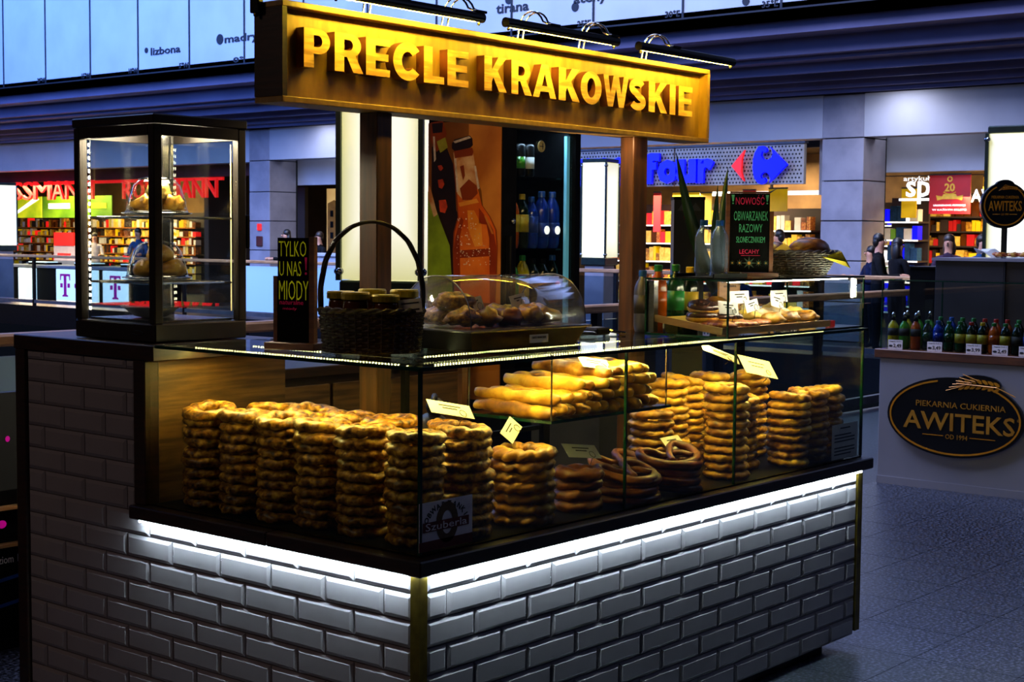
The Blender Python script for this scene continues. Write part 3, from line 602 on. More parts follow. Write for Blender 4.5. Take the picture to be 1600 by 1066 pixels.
# ---- the glass showcase on the counter
gc = thing('glass_showcase', 'low L-shaped glass showcase full of bread rings on the tiled counter', 'showcase', (0, 0, .744))
obj('base_board', MB().box(.012, .012, .7435, 2.535, .565, .748).box(.012, .565, .7435, .565, 1.17, .748), 'black_plastic', gc)
def pane(x0, y0, x1, y1, z0=.749, z1=1.241, m='case_glass', name='pane', p=gc): return obj(name, bx(x0, y0, z0, x1, y1, z1), m, p)
pane(.016, .012, .943, .018); pane(.947, .012, 1.588, .018); pane(1.592, .012, 2.535, .018); pane(.012, .02, .018, 1.172); pane(2.529, .02, 2.535, .56)
for x in (.942, 1.587): obj('pane_joint', bx(x, .0105, .749, x + .006, .0195, 1.241), 'glass_edge', gc)
obj('pane_joint', bx(.0105, .0105, .749, .0195, .0195, 1.241), 'glass_edge', gc); obj('pane_joint', bx(2.527, .0105, .749, 2.5365, .0195, 1.241), 'glass_edge', gc)
obj('top_pane', bx(.003, .003, 1.242, .568, 1.128, 1.2515), 'top_glass', gc); obj('top_pane', bx(.569, .003, 1.242, 2.54, .568, 1.2515), 'top_glass', gc)
eg = MB(); eg.box(-.001, -.001, 1.2415, 2.542, .0025, 1.2515); eg.box(-.001, .003, 1.2415, .0025, 1.128, 1.2515); obj('top_edge', eg, 'glass_edge', gc)
for a, b, c, d in ((.15, .20, .162, 1.10), (.325, .40, .335, 1.10)):
    obj('led_or_mirrored_strip', bx(a, b, 1.2335, c, d, 1.2365), 'led_warm' if a < .3 else 'led_edge', gc)  # dim rear strip is a painted reflection of the front one
obj('led_or_mirrored_strip', bx(.20, .158, 1.2335, 2.45, .170, 1.2365), 'led_warm', gc); obj('led_or_mirrored_strip', bx(.40, .372, 1.2335, 2.45, .382, 1.2365), 'led_edge', gc)  # the dim rear strip here also imitates a reflection
ch = MB(); ch.box(.142, .19, 1.2366, .170, 1.11, 1.2412); ch.box(.142, .19, 1.2315, .1445, 1.11, 1.2365); ch.box(.1675, .19, 1.2315, .170, 1.11, 1.2365); ch.box(.171, .150, 1.2366, 2.46, .178, 1.2412); ch.box(.171, .150, 1.2315, 2.46, .1525, 1.2365); ch.box(.171, .1755, 1.2315, 2.46, .178, 1.2365); ch.box(.317, .4, 1.2366, .343, 1.11, 1.2412); ch.box(.39, .364, 1.2366, 2.46, .390, 1.2412)  # the rear rails only back the imitated reflections
obj('led_channel', ch, 'black_plastic', gc)
dots = MB()
for k in range(72): dots.box(.1408, .215 + k * .0125, 1.2328, .1416, .2215 + k * .0125, 1.2395)
for k in range(180): dots.box(.215 + k * .0125, .1488, 1.2328, .2215 + k * .0125, .1496, 1.2395)
for k in range(26): dots.box(.3155, .72 + k * .0125, 1.2335, .3163, .726 + k * .0125, 1.239)  # rear dots imitate the front row mirrored in the glass
for k in range(80): dots.box(.40 + k * .0125, .3625, 1.2335, .406 + k * .0125, .3633, 1.239)  # mirrored dots again, built as glowing boxes
obj('led_and_mirrored_dots', dots, 'led_dot', gc, kind='stuff')
for x0, x1, m in ((.775, .80, 'wood_post'), (1.20, 1.235, 'black_plastic'), (1.70, 1.725, 'wood_post'), (2.50, 2.528, 'black_plastic')): obj('back_frame', bx(x0, .545, .749, x1, .565, 1.241), m, gc)
obj('back_frame', bx(.8, .55, .93, 1.2, .565, .945), 'black_plastic', gc); obj('back_frame', bx(.545, .58, .749, .565, .60, 1.241), 'black_plastic', gc)
sh = obj('inner_shelf', bx(.68, .10, 1.034, 1.315, .45, 1.041), 'case_glass', gc); obj('shelf_edge', MB().box(.679, .094, 1.033, 1.316, .0985, 1.042).box(.6735, .0945, 1.033, .6785, .45, 1.042), 'glass_edge', sh)
for x, y in ((.69, .44), (1.305, .44), (1.305, .108), (.69, .108)): obj('shelf_rod', MB().tube([(x, y, 1.0405), (x, y, 1.241)], .003, 6), 'steel', gc)
st = thing('shop_sticker', 'red and white bread ring sticker on the front corner pane', 'sticker', (.115, .011, .76)); o_ = (.1145, .0105, .822)
obj('sheet', bx(.008, .0108, .757, .221, .0116, .888), 'paper_dim', st)
mat('sticker_red', '#6e1a16', .6, col2='#58120f', scale=20); mat('sticker_brown', '#6b4a24', .6, col2='#4c3216', scale=30)
obj('red_band', bx(.008, .0098, .757, .221, .0105, .783), 'sticker_red', st)
shape(st, [arc(0, 0, .044, .056, 0, 360, 24), arc(0, 0, .022, .032, 0, 360, 20)], (.118, .0106, .826), *FX, 'sticker_brown', ext=.0008, raw=True, name='printed_ring')
obj('name_band', bx(.022, .0088, .808, .205, .0097, .834), 'sticker_red', st); text(st, 'Szuberla', (.1135, .0087, .821), *FX, 'paper_dim', w=.165, h=.02, ext=.0006)
for i, chh in enumerate('OBWARZANKI'):
    a = math.radians(158 - i * 15.2); u = Vector((math.sin(a), 0, -math.cos(a))); v = Vector((math.cos(a), 0, math.sin(a)))
    text(st, chh, Vector((.1145, .0106, .818)) + Vector((math.cos(a) * .084, 0, math.sin(a) * .058)), u, v, 'ink', h=.016, bold=.02, ext=.0006, name='letter')
nt_ = thing('notice_sheet', 'white printed notice taped inside the right end of the showcase front', 'notice', (2.4, .02, .75))
obj('sheet', bx(2.305, .0195, .752, 2.512, .0205, .887), 'paper_dim', nt_)
for k in range(9):
    if k not in (1, 5): obj('printed_line', bx(2.325 if k else 2.37, .0188, .868 - k * .0125, 2.49 - (.03 if k % 3 == 2 else 0) - (.04 if k == 0 else 0), .0194, .873 - k * .0125), 'ink', nt_)

# ------------------------------------------------------------------ breads
def ring_mesh(name, m, R=.060, r=.024, twist=5, seed=0, lump=.10, flat=.66, n=60, k=10):
    rnd = random.Random(seed); ph = [rnd.uniform(0, 6.3) for _ in range(6)]; vs = []; fs = []
    for i in range(n):
        u = 2 * math.pi * i / n
        rr = r * (1 + .06 * math.sin(3 * u + ph[0]) + .05 * math.sin(5 * u + ph[1])); RR = R * (1 + .03 * math.sin(2 * u + ph[2]))
        for j in range(k):
            v = 2 * math.pi * j / k
            q = rr * (1 + 2.0 * lump * (abs(math.cos(v - twist * u + ph[3])) - .6) + .03 * math.sin(7 * u + 3 * v + ph[4]))
            vs.append(((RR + q * math.cos(v)) * math.cos(u), (RR + q * math.cos(v)) * math.sin(u), q * flat * math.sin(v)))
    for i in range(n):
        for j in range(k): fs.append((i * k + j, ((i + 1) % n) * k + j, ((i + 1) % n) * k + (j + 1) % k, i * k + (j + 1) % k))
    return MB().add(vs, fs).mesh(name, m, smooth=True)
SEED = [ring_mesh('bread_ring', 'crust_seeded', seed=i, twist=4, lump=.15, flat=.7) for i in range(4)]
PLAIN = [ring_mesh('bread_ring', 'crust_plain', seed=10 + i, twist=5, lump=.14, R=.058) for i in range(3)] + [ring_mesh('bread_ring', 'crust_pale', seed=15, twist=6, lump=.13, R=.058)]
PALE = [ring_mesh('bread_ring', 'crust_pale', seed=20 + i, twist=5, lump=.13, R=.058) for i in range(3)]
BRAID = [ring_mesh('braided_ring', 'crust_plain', seed=30 + i, twist=6, lump=.2, R=.070, r=.029, flat=.6) for i in range(3)]
DARK = [ring_mesh('bread_ring', 'crust_dark', seed=40 + i, twist=3, lump=.12, R=.054, r=.025, flat=.8) for i in range(2)]
ORD = ['topmost', 'second from top', 'third from top', 'fourth from top', 'fifth from top', 'sixth from top', 'seventh from top', 'eighth from top', 'ninth from top', 'tenth from top', 'eleventh from top', 'twelfth from top']
def stack(x, y, n, meshes, kind, where, group, pitch=.0312, sc=1., z0=.7485, seed=0, name='bread_ring'):
    rnd = random.Random(seed * 77 + 5); z = z0 + .016 * sc
    for i in range(n):
        j = .004 if i < n - 1 else .006; tilt = .05 if i < n - 1 else (.2 if meshes is PALE else .11)
        o = inst(name, rnd.choice(meshes), (x + rnd.uniform(-j, j), y + rnd.uniform(-j, j), z), (rnd.uniform(-tilt, tilt), rnd.uniform(-tilt, tilt), rnd.uniform(0, 6.28)), sc * rnd.uniform(.96, 1.04))
        tag(o, '%s, %s of the %s' % (kind, ORD[n - 1 - i], where), 'bread', group); z += pitch * sc
LG = 'seeded bread rings stacked along the left pane'
for i, (y, n, w_) in enumerate(((1.02, 10, 'stack at the wooden end wall'), (.845, 10, 'second stack from the wooden end wall'), (.675, 10, 'third stack from the wooden end wall'), (.505, 10, 'fourth stack from the wooden end wall'), (.33, 10, 'fifth stack from the wooden end wall'), (.135, 10, 'stack in the glass corner'))):
    stack(.125, y, n, SEED, 'seeded bread ring', w_, LG, seed=i)
for i, (y, n) in enumerate(((.93, 10), (.755, 10), (.585, 10), (.415, 10))):
    stack(.315, y, n, SEED, 'seeded bread ring', ['back-row stack at the end wall', 'second back-row stack from the end wall', 'third back-row stack', 'fourth back-row stack'][i], 'seeded bread rings in the back row', seed=20 + i)
stack(.315, .13, 10, SEED, 'seeded bread ring', 'stack behind the red sticker', 'seeded bread rings behind the sticker', seed=30)
stack(.44, .28, 10, SEED, 'seeded bread ring', 'back stack behind the sticker stack', 'seeded bread rings behind the sticker', seed=31, sc=.95)
stack(.575, .125, 7, BRAID, 'braided bread ring', 'stack right of the sticker', 'braided rings', pitch=.032, seed=32, name='braided_ring')
stack(.85, .125, 4, DARK, 'smooth brown bread ring', 'low stack left of the pane joint', 'low brown rings', pitch=.033, seed=33)
RG = 'plain bread rings stacked in the right part'
for i, (x, y, n, me, w_) in enumerate(((1.50, .30, 8, PLAIN, 'stack just right of the inner shelf'), (1.70, .115, 11, PLAIN, 'tall front stack at the second pane joint'), (2.125, .105, 9, PLAIN, 'front stack left of the notice'), (2.285, .115, 9, PLAIN, 'front stack at the notice edge'), (2.435, .13, 9, PLAIN, 'stack at the right end pane'), (1.93, .21, 9, PLAIN, 'stack between the second joint and the notice'), (1.70, .37, 11, PALE, 'back-row stack by the inner shelf'), (1.87, .41, 11, PALE, 'second back-row stack from the inner shelf'), (2.05, .41, 11, PALE, 'third back-row stack from the inner shelf'), (2.25, .36, 11, PALE, 'back-row stack under the price card'))):
    stack(x, y, n, me, 'plain bread ring' if me is PLAIN else 'pale bread ring', w_, RG, seed=40 + i, sc=.97)
# bread twists on the inner shelf
def twist_mesh(seed, L=.34, r=.025):
    rnd = random.Random(seed); ph = rnd.uniform(0, 6); vs = []; fs = []; n = 34; k = 10
    for i in range(n + 1):
        t = i / n; e = min(1, math.sin(math.pi * min(max(t, .0), 1)) ** .22 + .02) if 0 < t < 1 else .06; yy = (t - .5) * L
        for j in range(k):
            v = 2 * math.pi * j / k; q = r * e * (1 + .22 * (abs(math.cos(v - 11 * t + ph)) - .6) + .05 * math.sin(19 * t + v + ph))
            vs.append((q * math.cos(v) + .006 * math.sin(5 * t + ph), yy, q * .86 * math.sin(v)))
    for i in range(n):
        for j in range(k): fs.append((i * k + j, i * k + (j + 1) % k, (i + 1) * k + (j + 1) % k, (i + 1) * k + j))
    fs += [tuple(range(k))[::-1], tuple(n * k + j for j in range(k))]
    return MB().add(vs, fs).mesh('bread_twist', 'crust_plain' if seed % 2 else 'crust_pale', smooth=True)
TW = [twist_mesh(i) for i in range(4)]
rnd = random.Random(3)
for lay, (x0, cnt) in enumerate(((.715, 11), (.742, 10), (.86, 8), (.995, 5))):
    for i in range(cnt):
        o = inst('bread_twist', TW[rnd.randrange(4)], (x0 + i * .054, .272 + rnd.uniform(-.012, .012), 1.063 + lay * .036), (rnd.uniform(-.02, .02), rnd.uniform(0, 3), rnd.uniform(-.05, .05)))
        tag(o, 'golden bread twist, %s layer on the glass shelf, %s from the left' % (['bottom', 'second', 'third', 'top'][lay], ['first', 'second', 'third', 'fourth', 'fifth', 'sixth', 'seventh', 'eighth', 'ninth', 'tenth', 'eleventh'][i]), 'bread', 'bread twists piled on the inner shelf')
# soft pretzels
def pretzel_mesh():
    half = [(-.040, -.058, .012), (-.018, -.018, .010), (.010, .008, .006), (.038, .040, .0), (.066, .052, 0), (.090, .024, 0), (.082, -.026, 0), (.046, -.064, 0), (0, -.076, 0)]
    K = [Vector(p) for p in half] + [Vector((-x, y, -z if abs(z) < .009 else z)) for x, y, z in half[-2::-1]]; pts = []
    for i in range(len(K) - 1):
        a, b, c, d = K[max(i - 1, 0)], K[i], K[i + 1], K[min(i + 2, len(K) - 1)]
        for s in range(4):
            t = s / 4; pts.append(tuple(.5 * ((2 * b) + (c - a) * t + (2 * a - 5 * b + 4 * c - d) * t * t + (3 * b - a - 3 * c + d) * t ** 3)))
    pts.append(tuple(K[-1])); n = len(pts)
    return MB().tube(pts, [.0085 + .0065 * math.sin(math.pi * k / (n - 1)) for k in range(n)], 8, flat=.9).mesh('soft_pretzel', 'crust_pretzel', smooth=True)
PZ = pretzel_mesh()
for gx, gy, n, w_ in ((1.10, .115, 4, 'low pile right of the pane joint'), (1.36, .12, 5, 'pile under the small price card'), (1.24, .26, 4, 'pile behind under the inner shelf')):
    for i in range(n):
        o = inst('soft_pretzel', PZ, (gx + rnd.uniform(-.01, .01), gy + rnd.uniform(-.006, .006), .764 + i * .026), (.05 + (.22 if i == n - 1 else 0) + rnd.uniform(-.05, .05), rnd.uniform(-.1, .1), rnd.uniform(-.5, .1)), 1.15)
        tag(o, 'dark brown soft pretzel, %s of the %s' % (ORD[n - 1 - i], w_), 'pretzel', 'soft pretzels')

# price cards on wire pins
def card(label, x, y, z, wd=.14, ht=.055, yaw=0., roll=0., pitch=.25, pin=.05, lines=2, grp='price cards in the showcase'):
    t = thing('price_card', label, 'price card', (x, y, z - ht / 2 - pin), grp)
    M = Matrix.Translation((x, y, z)) @ Euler((-pitch, 0, yaw)).to_matrix().to_4x4() @ Matrix.Rotation(-roll, 4, 'Y')
    c = obj('card', MB().box(-wd / 2, 0, -ht / 2, wd / 2, .0012, ht / 2, M=M), 'paper', t)
    for k in range(lines): obj('printed_line', MB().box(-wd * .25 + k * .01, -.0008, ht * (.18 - .2 * k), wd * .25 - k * .015, 0, ht * (.18 - .2 * k) + .004, M=M), 'ink', c)
    obj('wire_clip', MB().tube([M @ Vector((wd * .25 + .012 * math.cos(a * math.pi / 5), -.002, -ht * .25 + .012 * math.sin(a * math.pi / 5))) for a in range(10)], .0011, 4, closed=True), 'steel', t)
    obj('pin', MB().tube([M @ Vector((wd * .25, .003, -ht * .4)), (x + wd * .2, y, z - ht / 2 - pin)], .0012, 4), 'steel', t)
card('white price card on the rings in the glass corner', .30, .165, 1.105, .155, .05, roll=-.28, pitch=.8, pin=.03)
card('price card tilted above the braided rings', .60, .19, 1.015, .10, .05, roll=.55, pitch=.7)
card('price card above the low brown rings', .92, .165, .92, .15, .055, roll=-.18, pitch=.8)
card('small price card on the soft pretzels', 1.44, .165, .895, .11, .055, pitch=.8)
card('price card leaning on the back-row rings at the right', 2.12, .24, 1.11, .19, .085, roll=-.25, pitch=.7, pin=.02)
card('price card stuck in the top bread twists', .99, .17, 1.195, .13, .045, roll=-.22, pitch=.8, pin=.02)
card('price card tilted near the top of the second pane joint', 1.69, .14, 1.19, .17, .04, roll=-.5, pitch=.8, pin=.02)

# ------------------------------------------------------------------ upper glass case with the sloping pastry tray
uc = thing('upper_glass_case', 'small lit glass case of pastries standing on the right end of the showcase', 'showcase', (2.05, .19, 1.2525))
X0, X1, Y0, Y1, Z0, Z1 = 1.545, 2.54, .022, .36, 1.2525, 1.455
obj('floor_pane', bx(X0, Y0, Z0, X1, Y1, Z0 + .007), 'top_glass', uc); obj('roof_pane', bx(X0, Y0, Z1 - .007, X1, Y1, Z1), 'top_glass', uc)
for a in ((X0, Y0, X1, Y0 + .005), (X0, Y0 + .006, X0 + .005, Y1 - .006), (X1 - .005, Y0 + .006, X1, Y1 - .006)): pane(a[0], a[1], a[2], a[3], Z0 + .0075, Z1 - .0075, p=uc)
ed = MB()
for x, y in ((X0, Y0), (X1, Y0), (X0, Y1), (X1, Y1)): ed.box(x - .003, y - .003, Z0, x + .003, y + .003, Z1)
ed.box(X0, Y0 - .004, Z1 - .006, X1, Y0 - .0005, Z1 + .0005); ed.box(X0, Y0 - .004, Z0, X1, Y0 - .0005, Z0 + .008); ed.box(X0 - .004, Y0, Z1 - .006, X0 - .0005, Y1, Z1 + .0005); ed.box(X0 - .004, Y0, Z0, X0 - .0005, Y1, Z0 + .008); obj('glass_edge', ed, 'glass_edge', uc)
obj('side_bar', bx(X0 + .004, Y1 - .03, Z0 + .01, X0 + .03, Y1, Z1 - .01), 'steel', uc)
obj('led_or_mirrored_strip', bx(X0 + .05, .05, Z1 - .012, X1 - .08, .058, Z1 - .009), 'led_case', uc); obj('led_or_mirrored_strip', bx(X1 - .016, .06, Z1 - .085, X1 - .010, .068, Z1 - .012), 'led_case', uc); obj('led_or_mirrored_strip', bx(X0 + .03, Y1 - .02, Z0 + .02, X0 + .034, Y1 - .014, Z1 - .02), 'led_edge', uc)
tr = thing('pastry_tray', 'pale wooden tray sloping forward inside the small glass case', 'tray', (1.95, .2, 1.262)); SL = .13
def tz(y): return 1.2685 + (y - .06) * SL
MT = Matrix.Translation((0, .06, 1.2685)) @ Matrix.Rotation(math.atan(SL), 4, 'X')
obj('board', MB().box(1.565, 0, 0, 2.33, .285, .008, M=MT), 'cream', tr); obj('front_rail', MB().box(1.565, -.008, -.004, 2.33, 0, .020, M=MT), 'wood_rail', tr); obj('side_rail', MB().box(1.557, -.008, -.004, 1.565, .285, .020, M=MT), 'wood_rail', tr)
obj('rear_foot', bx(1.60, .315, 1.26, 1.68, .325, 1.298), 'steel', tr); obj('red_clip', bx(2.335, .055, 1.26, 2.375, .075, 1.285), 'red_poster', tr)
def lump_mesh(name, m, rx, ry, rz, seed, fold=.12, n=18, k=10):
    rnd = random.Random(seed); p = [rnd.uniform(0, 6) for _ in range(5)]; b = MB(); b.ball((0, 0, 0), 1, n, k); vs = []
    for x, y, z in b.v:
        s = 1 + fold * math.sin(5 * x + p[0]) * math.cos(4 * y + p[1]) + fold * .5 * math.sin(9 * y + 6 * z + p[2]); vs.append((x * rx * s, y * ry * s, (z * rz if z > 0 else z * rz * .55) * s))
    b.v = vs; return b.mesh(name, m, smooth=True)
def pastry(name, me, x, y, z, label, rot=(0, 0, 0), sc=1., cat='pastry', grp='pastries on the sloping tray'):
    return tag(inst(name, me, (x, y, z), rot, sc), label, cat, grp)
def croissant_mesh(m, seed=0):
    pts = []; rr = []
    for i in range(25):
        t = i / 24; a = (t - .5) * 2.2; pts.append((.075 * math.sin(a), .05 * math.cos(a) - .05, 0)); rr.append((.008 + .026 * math.sin(math.pi * t)) * (1 + .13 * (i % 3 == 0)))
    return MB().tube(pts, rr, 10, flat=.9).mesh('croissant', m, smooth=True)
CR = croissant_mesh('crust_plain')
FB = [lump_mesh('flatbread', 'pastry_red', .105, .036, .017, s, .1) for s in (1, 2)]; BUN = [lump_mesh('sugar_bun', 'sugar_bun', .055, .045, .03, s) for s in (3, 4)]; YB = lump_mesh('cream_bun', 'cream', .055, .04, .028, 5)
ROLL = lump_mesh('filled_roll', 'crust_plain', .06, .045, .03, 6, .2)
DN = ring_mesh('doughnut', 'choc', R=.034, r=.024, twist=0, lump=0., flat=.75, n=28); DNP = ring_mesh('doughnut', 'crust_pale', R=.034, r=.0245, twist=0, lump=0., flat=.6, n=28)
def doughnut(x, y, z, label, rot=(0, 0, 0)):
    t = inst('doughnut', DNP, (x, y, z), rot); tag(t, label, 'doughnut', 'chocolate doughnuts'); g = bpy.data.objects.new('chocolate_glaze', DN); COL.objects.link(g); g.parent = t; g.location = (0, 0, .008)
doughnut(1.66, .20, tz(.2) + .026, 'chocolate doughnut lying lowest at the left of the tray'); doughnut(1.675, .205, tz(.2) + .06, 'chocolate doughnut topmost of the pair at the left of the tray', (.15, -.1, 0)); doughnut(1.755, .155, tz(.155) + .026, 'chocolate doughnut lying flat beside the front flatbread')
pastry('croissant', CR, 1.81, .24, tz(.24) + .055, 'curled croissant behind the left price card', (0, 0, .2), 1.2); pastry('croissant', CR, 1.80, .27, tz(.27) + .032, 'croissant underneath the curled one behind the left price card', (0, 0, -.1), 1.1)
pastry('flatbread', FB[0], 1.62, .105, tz(.105) + .02, 'topped flatbread at the left front corner of the tray', (0, 0, 1.2)); pastry('flatbread', FB[1], 1.715, .088, tz(.088) + .02, 'red topped flatbread along the front of the tray, left', (0, 0, -.2), 1.); pastry('flatbread', FB[0], 1.87, .095, tz(.095) + .02, 'red topped flatbread along the front of the tray, right', (0, 0, .1), .85)
for i, (x, y, me, lb) in enumerate(((1.98, .10, ROLL, 'glazed filled roll at the front middle of the tray'), (2.10, .10, ROLL, 'glazed filled roll at the front right of the tray'), (2.22, .095, ROLL, 'striped brown roll at the right front corner of the tray'), (2.05, .19, BUN[0], 'sugar-dusted bun in the middle of the tray'), (2.17, .19, BUN[1], 'large sugar-dusted bun right of the middle'), (2.275, .18, YB, 'yellow cream bun near the right edge of the tray'), (2.27, .27, YB, 'yellow bun at the back right of the tray'), (1.93, .18, YB, 'yellow cheese bun in front of the middle price cards'), (1.95, .27, ROLL, 'brown roll at the back behind the middle price cards'), (2.12, .28, BUN[0], 'sugar bun at the back beside the right price cards'))):
    pastry(me.name.split('.')[0], me, x, y, tz(y) + .026, lb, (0, 0, i * .7), .95)
for x, lb in ((2.40, 'dark shiny pastry lying behind the tray, left one'), (2.47, 'dark shiny pastry lying behind the tray, right one')): pastry('glazed_pastry', lump_mesh('glazed_pastry', 'choc', .05, .035, .03, 9, .25), x, .30, 1.278, lb, (0, 0, .5))
UG = 'price cards in the small case'
card('price card on the front flatbread in the small case', 1.635, .075, 1.355, .125, .045, pitch=.2, roll=-.08, pin=.03, grp=UG); card('price card standing highest in the middle of the small case', 1.83, .15, 1.385, .13, .045, pitch=.1, pin=.04, grp=UG); card('smaller price card in front of the middle one in the small case', 1.85, .11, 1.355, .09, .04, pitch=.2, roll=.15, pin=.03, grp=UG)
card('price card left of the pair at the right of the small case', 2.08, .14, 1.365, .09, .05, pitch=.2, roll=-.2, pin=.04, grp=UG); card('price card right of the pair at the right of the small case', 2.20, .20, 1.378, .12, .045, pitch=.15, pin=.04, grp=UG)

# ------------------------------------------------------------------ heated display cabinet on the left column
cb = thing('display_cabinet', 'tall dark-framed glass display cabinet with wire shelves on the left counter end', 'cabinet', (.22, 1.42, 1.2535))
a0, a1, b0, b1, zb, zt = .04, .41, 1.18, 1.61, 1.2535, 1.97
obj('base', bx(a0, b0, zb, a1, b1, zb + .058, bev=.004), 'cabinet_metal', cb); obj('top', bx(a0 - .004, b0 - .004, zt - .03, a1 + .004, b1 + .004, zt, bev=.004), 'cabinet_metal', cb)
for x in (a0, a1 - .032):
    for y in (b0, b1 - .032): obj('upright', bx(x, y, zb + .0585, x + .032, y + .032, zt - .0305, bev=.003), 'cabinet_metal', cb)
hd = MB()
for y in (b0, b1 - .024): hd.box(a0 + .033, y, zt - .066, a1 - .033, y + .024, zt - .031)
for x in (a0, a1 - .024): hd.box(x, b0 + .033, zt - .066, x + .024, b1 - .033, zt - .031)
obj('top_rail', hd, 'cabinet_metal', cb)
for q in ((a0 + .033, b0 + .010, a1 - .033, b0 + .014), (a0 + .033, b1 - .014, a1 - .033, b1 - .010), (a0 + .010, b0 + .033, a0 + .014, b1 - .033), (a1 - .014, b0 + .033, a1 - .010, b1 - .033)): pane(*q, zb + .06, zt - .067, 'pane_glass', 'pane', cb)
obj('floor_plate', bx(a0 + .035, b0 + .035, zb + .059, a1 - .035, b1 - .035, zb + .066), 'steel', cb)
obj('door_handle', bx(a1 + .0005, b0 + .0, 1.55, a1 + .018, b0 + .03, 1.66, bev=.004), 'black_plastic', cb)
obj('badge', MB().tube([(a0 - .001, b0 + .09 + .03 * math.cos(k * math.pi / 6), zb + .028 + .007 * math.sin(k * math.pi / 6)) for k in range(12)], .0015, 4, closed=True), 'steel', cb)
obj('mast', MB().box(.30, 1.48, zb + .067, .325, 1.50, zt - .04).box(.335, 1.48, zb + .067, .345, 1.50, zt - .04), 'steel', cb)
obj('lamp', bx(.12, 1.28, zt - .04, .33, 1.50, zt - .033), 'led_case', cb)
ls = MB(); ld2 = MB()
obj('led_edge', bx(a1 - .036, b0 + .034, zb + .09, a1 - .034, b0 + .038, zt - .08), 'led_edge', cb)
for x, y in ((a0 + .034, b1 - .036), (a1 - .038, b1 - .036)):
    for k in range(26): ls.box(x, y, zb + .09 + k * .0215, x + .004, y + .004, zb + .10 + k * .0215)
    ld2.box(x + .0045, y, zb + .08, x + .0065, y + .004, zt - .07)
obj('led_column', ls, 'led_column_light', cb, kind='stuff'); obj('led_backing', ld2, 'steel', cb)
for z in (1.648, 1.437):
    g = MB(); s_ = MB(); g.tube([(a0 + .036, b0 + .036, z), (a1 - .036, b0 + .036, z), (a1 - .036, b1 - .036, z), (a0 + .036, b1 - .036, z)], .004, 6, closed=True)
    for k in range(1, 9): s_.tube([(a0 + .036, b0 + .036 + k * .04, z + .002), (a1 - .036, b0 + .036 + k * .04, z + .002)], .0022, 5)
    w_ = obj('wire_shelf', g, 'steel', cb); obj('wires', s_, 'steel', w_)
obj('glass_shelf', bx(a0 + .036, b0 + .036, 1.360, a1 - .036, b1 - .036, 1.365), 'pane_glass', cb)
def domed(z, which, seed):
    pt = thing('plate', 'round steel plate on the %s wire shelf of the cabinet' % which, 'plate', (.20, 1.38, z), 'plates in the cabinet')
    obj('dish', MB().lathe(.20, 1.38, [(.06, z + .0045), (.10, z + .007), (.115, z + .011), (.113, z + .013), (.06, z + .0085), (.0, z + .0085)], 28), 'steel', pt, True)
    dm = thing('cake_dome', 'clear glass dome over pastries on the %s shelf' % which, 'dome', (.20, 1.38, z + .013), 'glass domes in the cabinet')
    obj('bell', MB().lathe(.20, 1.38, [(.100, z + .014), (.094, z + .05), (.078, z + .10), (.055, z + .124), (.02, z + .132), (.0, z + .133)], 28), 'dome_glass', dm, True)
    obj('rim', MB().tube([(.20 + .1005 * math.cos(a * math.pi / 14), 1.38 + .1005 * math.sin(a * math.pi / 14), z + .016) for a in range(28)], .0022, 5, closed=True), 'chrome', dm)
    obj('top_ring', MB().tube([(.20 + .058 * math.cos(a * math.pi / 14), 1.38 + .058 * math.sin(a * math.pi / 14), z + .122) for a in range(28)], .0015, 5, closed=True), 'chrome', dm)
domed(1.652, 'upper', 1); domed(1.441, 'lower', 2)
for i, (dx, dy, dz, m_) in enumerate(((-.04, 0, .04, 'crust_pale'), (.035, -.03, .045, 'crust_pale'), (.02, .04, .04, 'cream'), (.0, -.01, .085, 'cream'))):
    pastry('folded_pastry', lump_mesh('folded_pastry', m_, .042, .038, .034, 50 + i, .28), .20 + dx, 1.38 + dy, 1.652 + dz - .008, 'yellow folded pastry under the upper dome, %s' % ['left one', 'front right one', 'rear one', 'topmost one'][i], (0, 0, i), cat='pastry', grp='pastries under the upper dome')
for i, (dx, dy, dz) in enumerate(((-.045, 0, .036), (.03, -.045, .036), (.04, .035, .036), (.005, -.01, .085))):
    pastry('round_bun', lump_mesh('round_bun', 'crust_pale', .044, .044, .04, 60 + i, .05), .20 + dx, 1.38 + dy, 1.441 + dz - .003, 'golden round bun under the lower dome, %s' % ['left one', 'front one', 'right rear one', 'topmost one'][i], cat='bun', grp='buns under the lower dome')
bw = thing('bowl', 'white china bowl on the cabinet floor', 'bowl', (.19, 1.40, zb + .066)); z = zb + .0665
obj('shell', MB().lathe(.19, 1.40, [(.03, z), (.055, z + .006), (.09, z + .032), (.10, z + .036), (.098, z + .038), (.05, z + .010), (.0, z + .008)], 28), 'wall_white', bw, True)
# ------------------------------------------------------------------ sign board with wooden letters, posts and picture lamps
sb = thing('sign_board', 'long wooden sign box with raised wooden capital letters above the stall', 'sign', (1.245, .71, 1.983))
sx0, sx1, sz0, sz1 = .10, 2.392, 1.983, 2.278
obj('back_panel', bx(sx0 + .019, .69, sz0 + .019, sx1 - .019, .705, sz1 - .019), 'wood_sign', sb)
obj('frame_bottom', bx(sx0, .65, sz0, sx1, .774, sz0 + .018, bev=.002), 'wood_sign', sb); obj('frame_top', bx(sx0, .65, sz1 - .018, sx1, .774, sz1, bev=.002), 'wood_sign', sb)
obj('frame_side', bx(sx0, .65, sz0 + .0185, sx0 + .018, .774, sz1 - .0185), 'wood_dark', sb); obj('frame_side', bx(sx1 - .018, .65, sz0 + .0185, sx1, .774, sz1 - .0185), 'wood_sign', sb)
obj('rear_panel', bx(sx0 + .019, .76, sz0 + .019, sx1 - .019, .773, sz1 - .019), 'wood_dark', sb)
W_ = .285
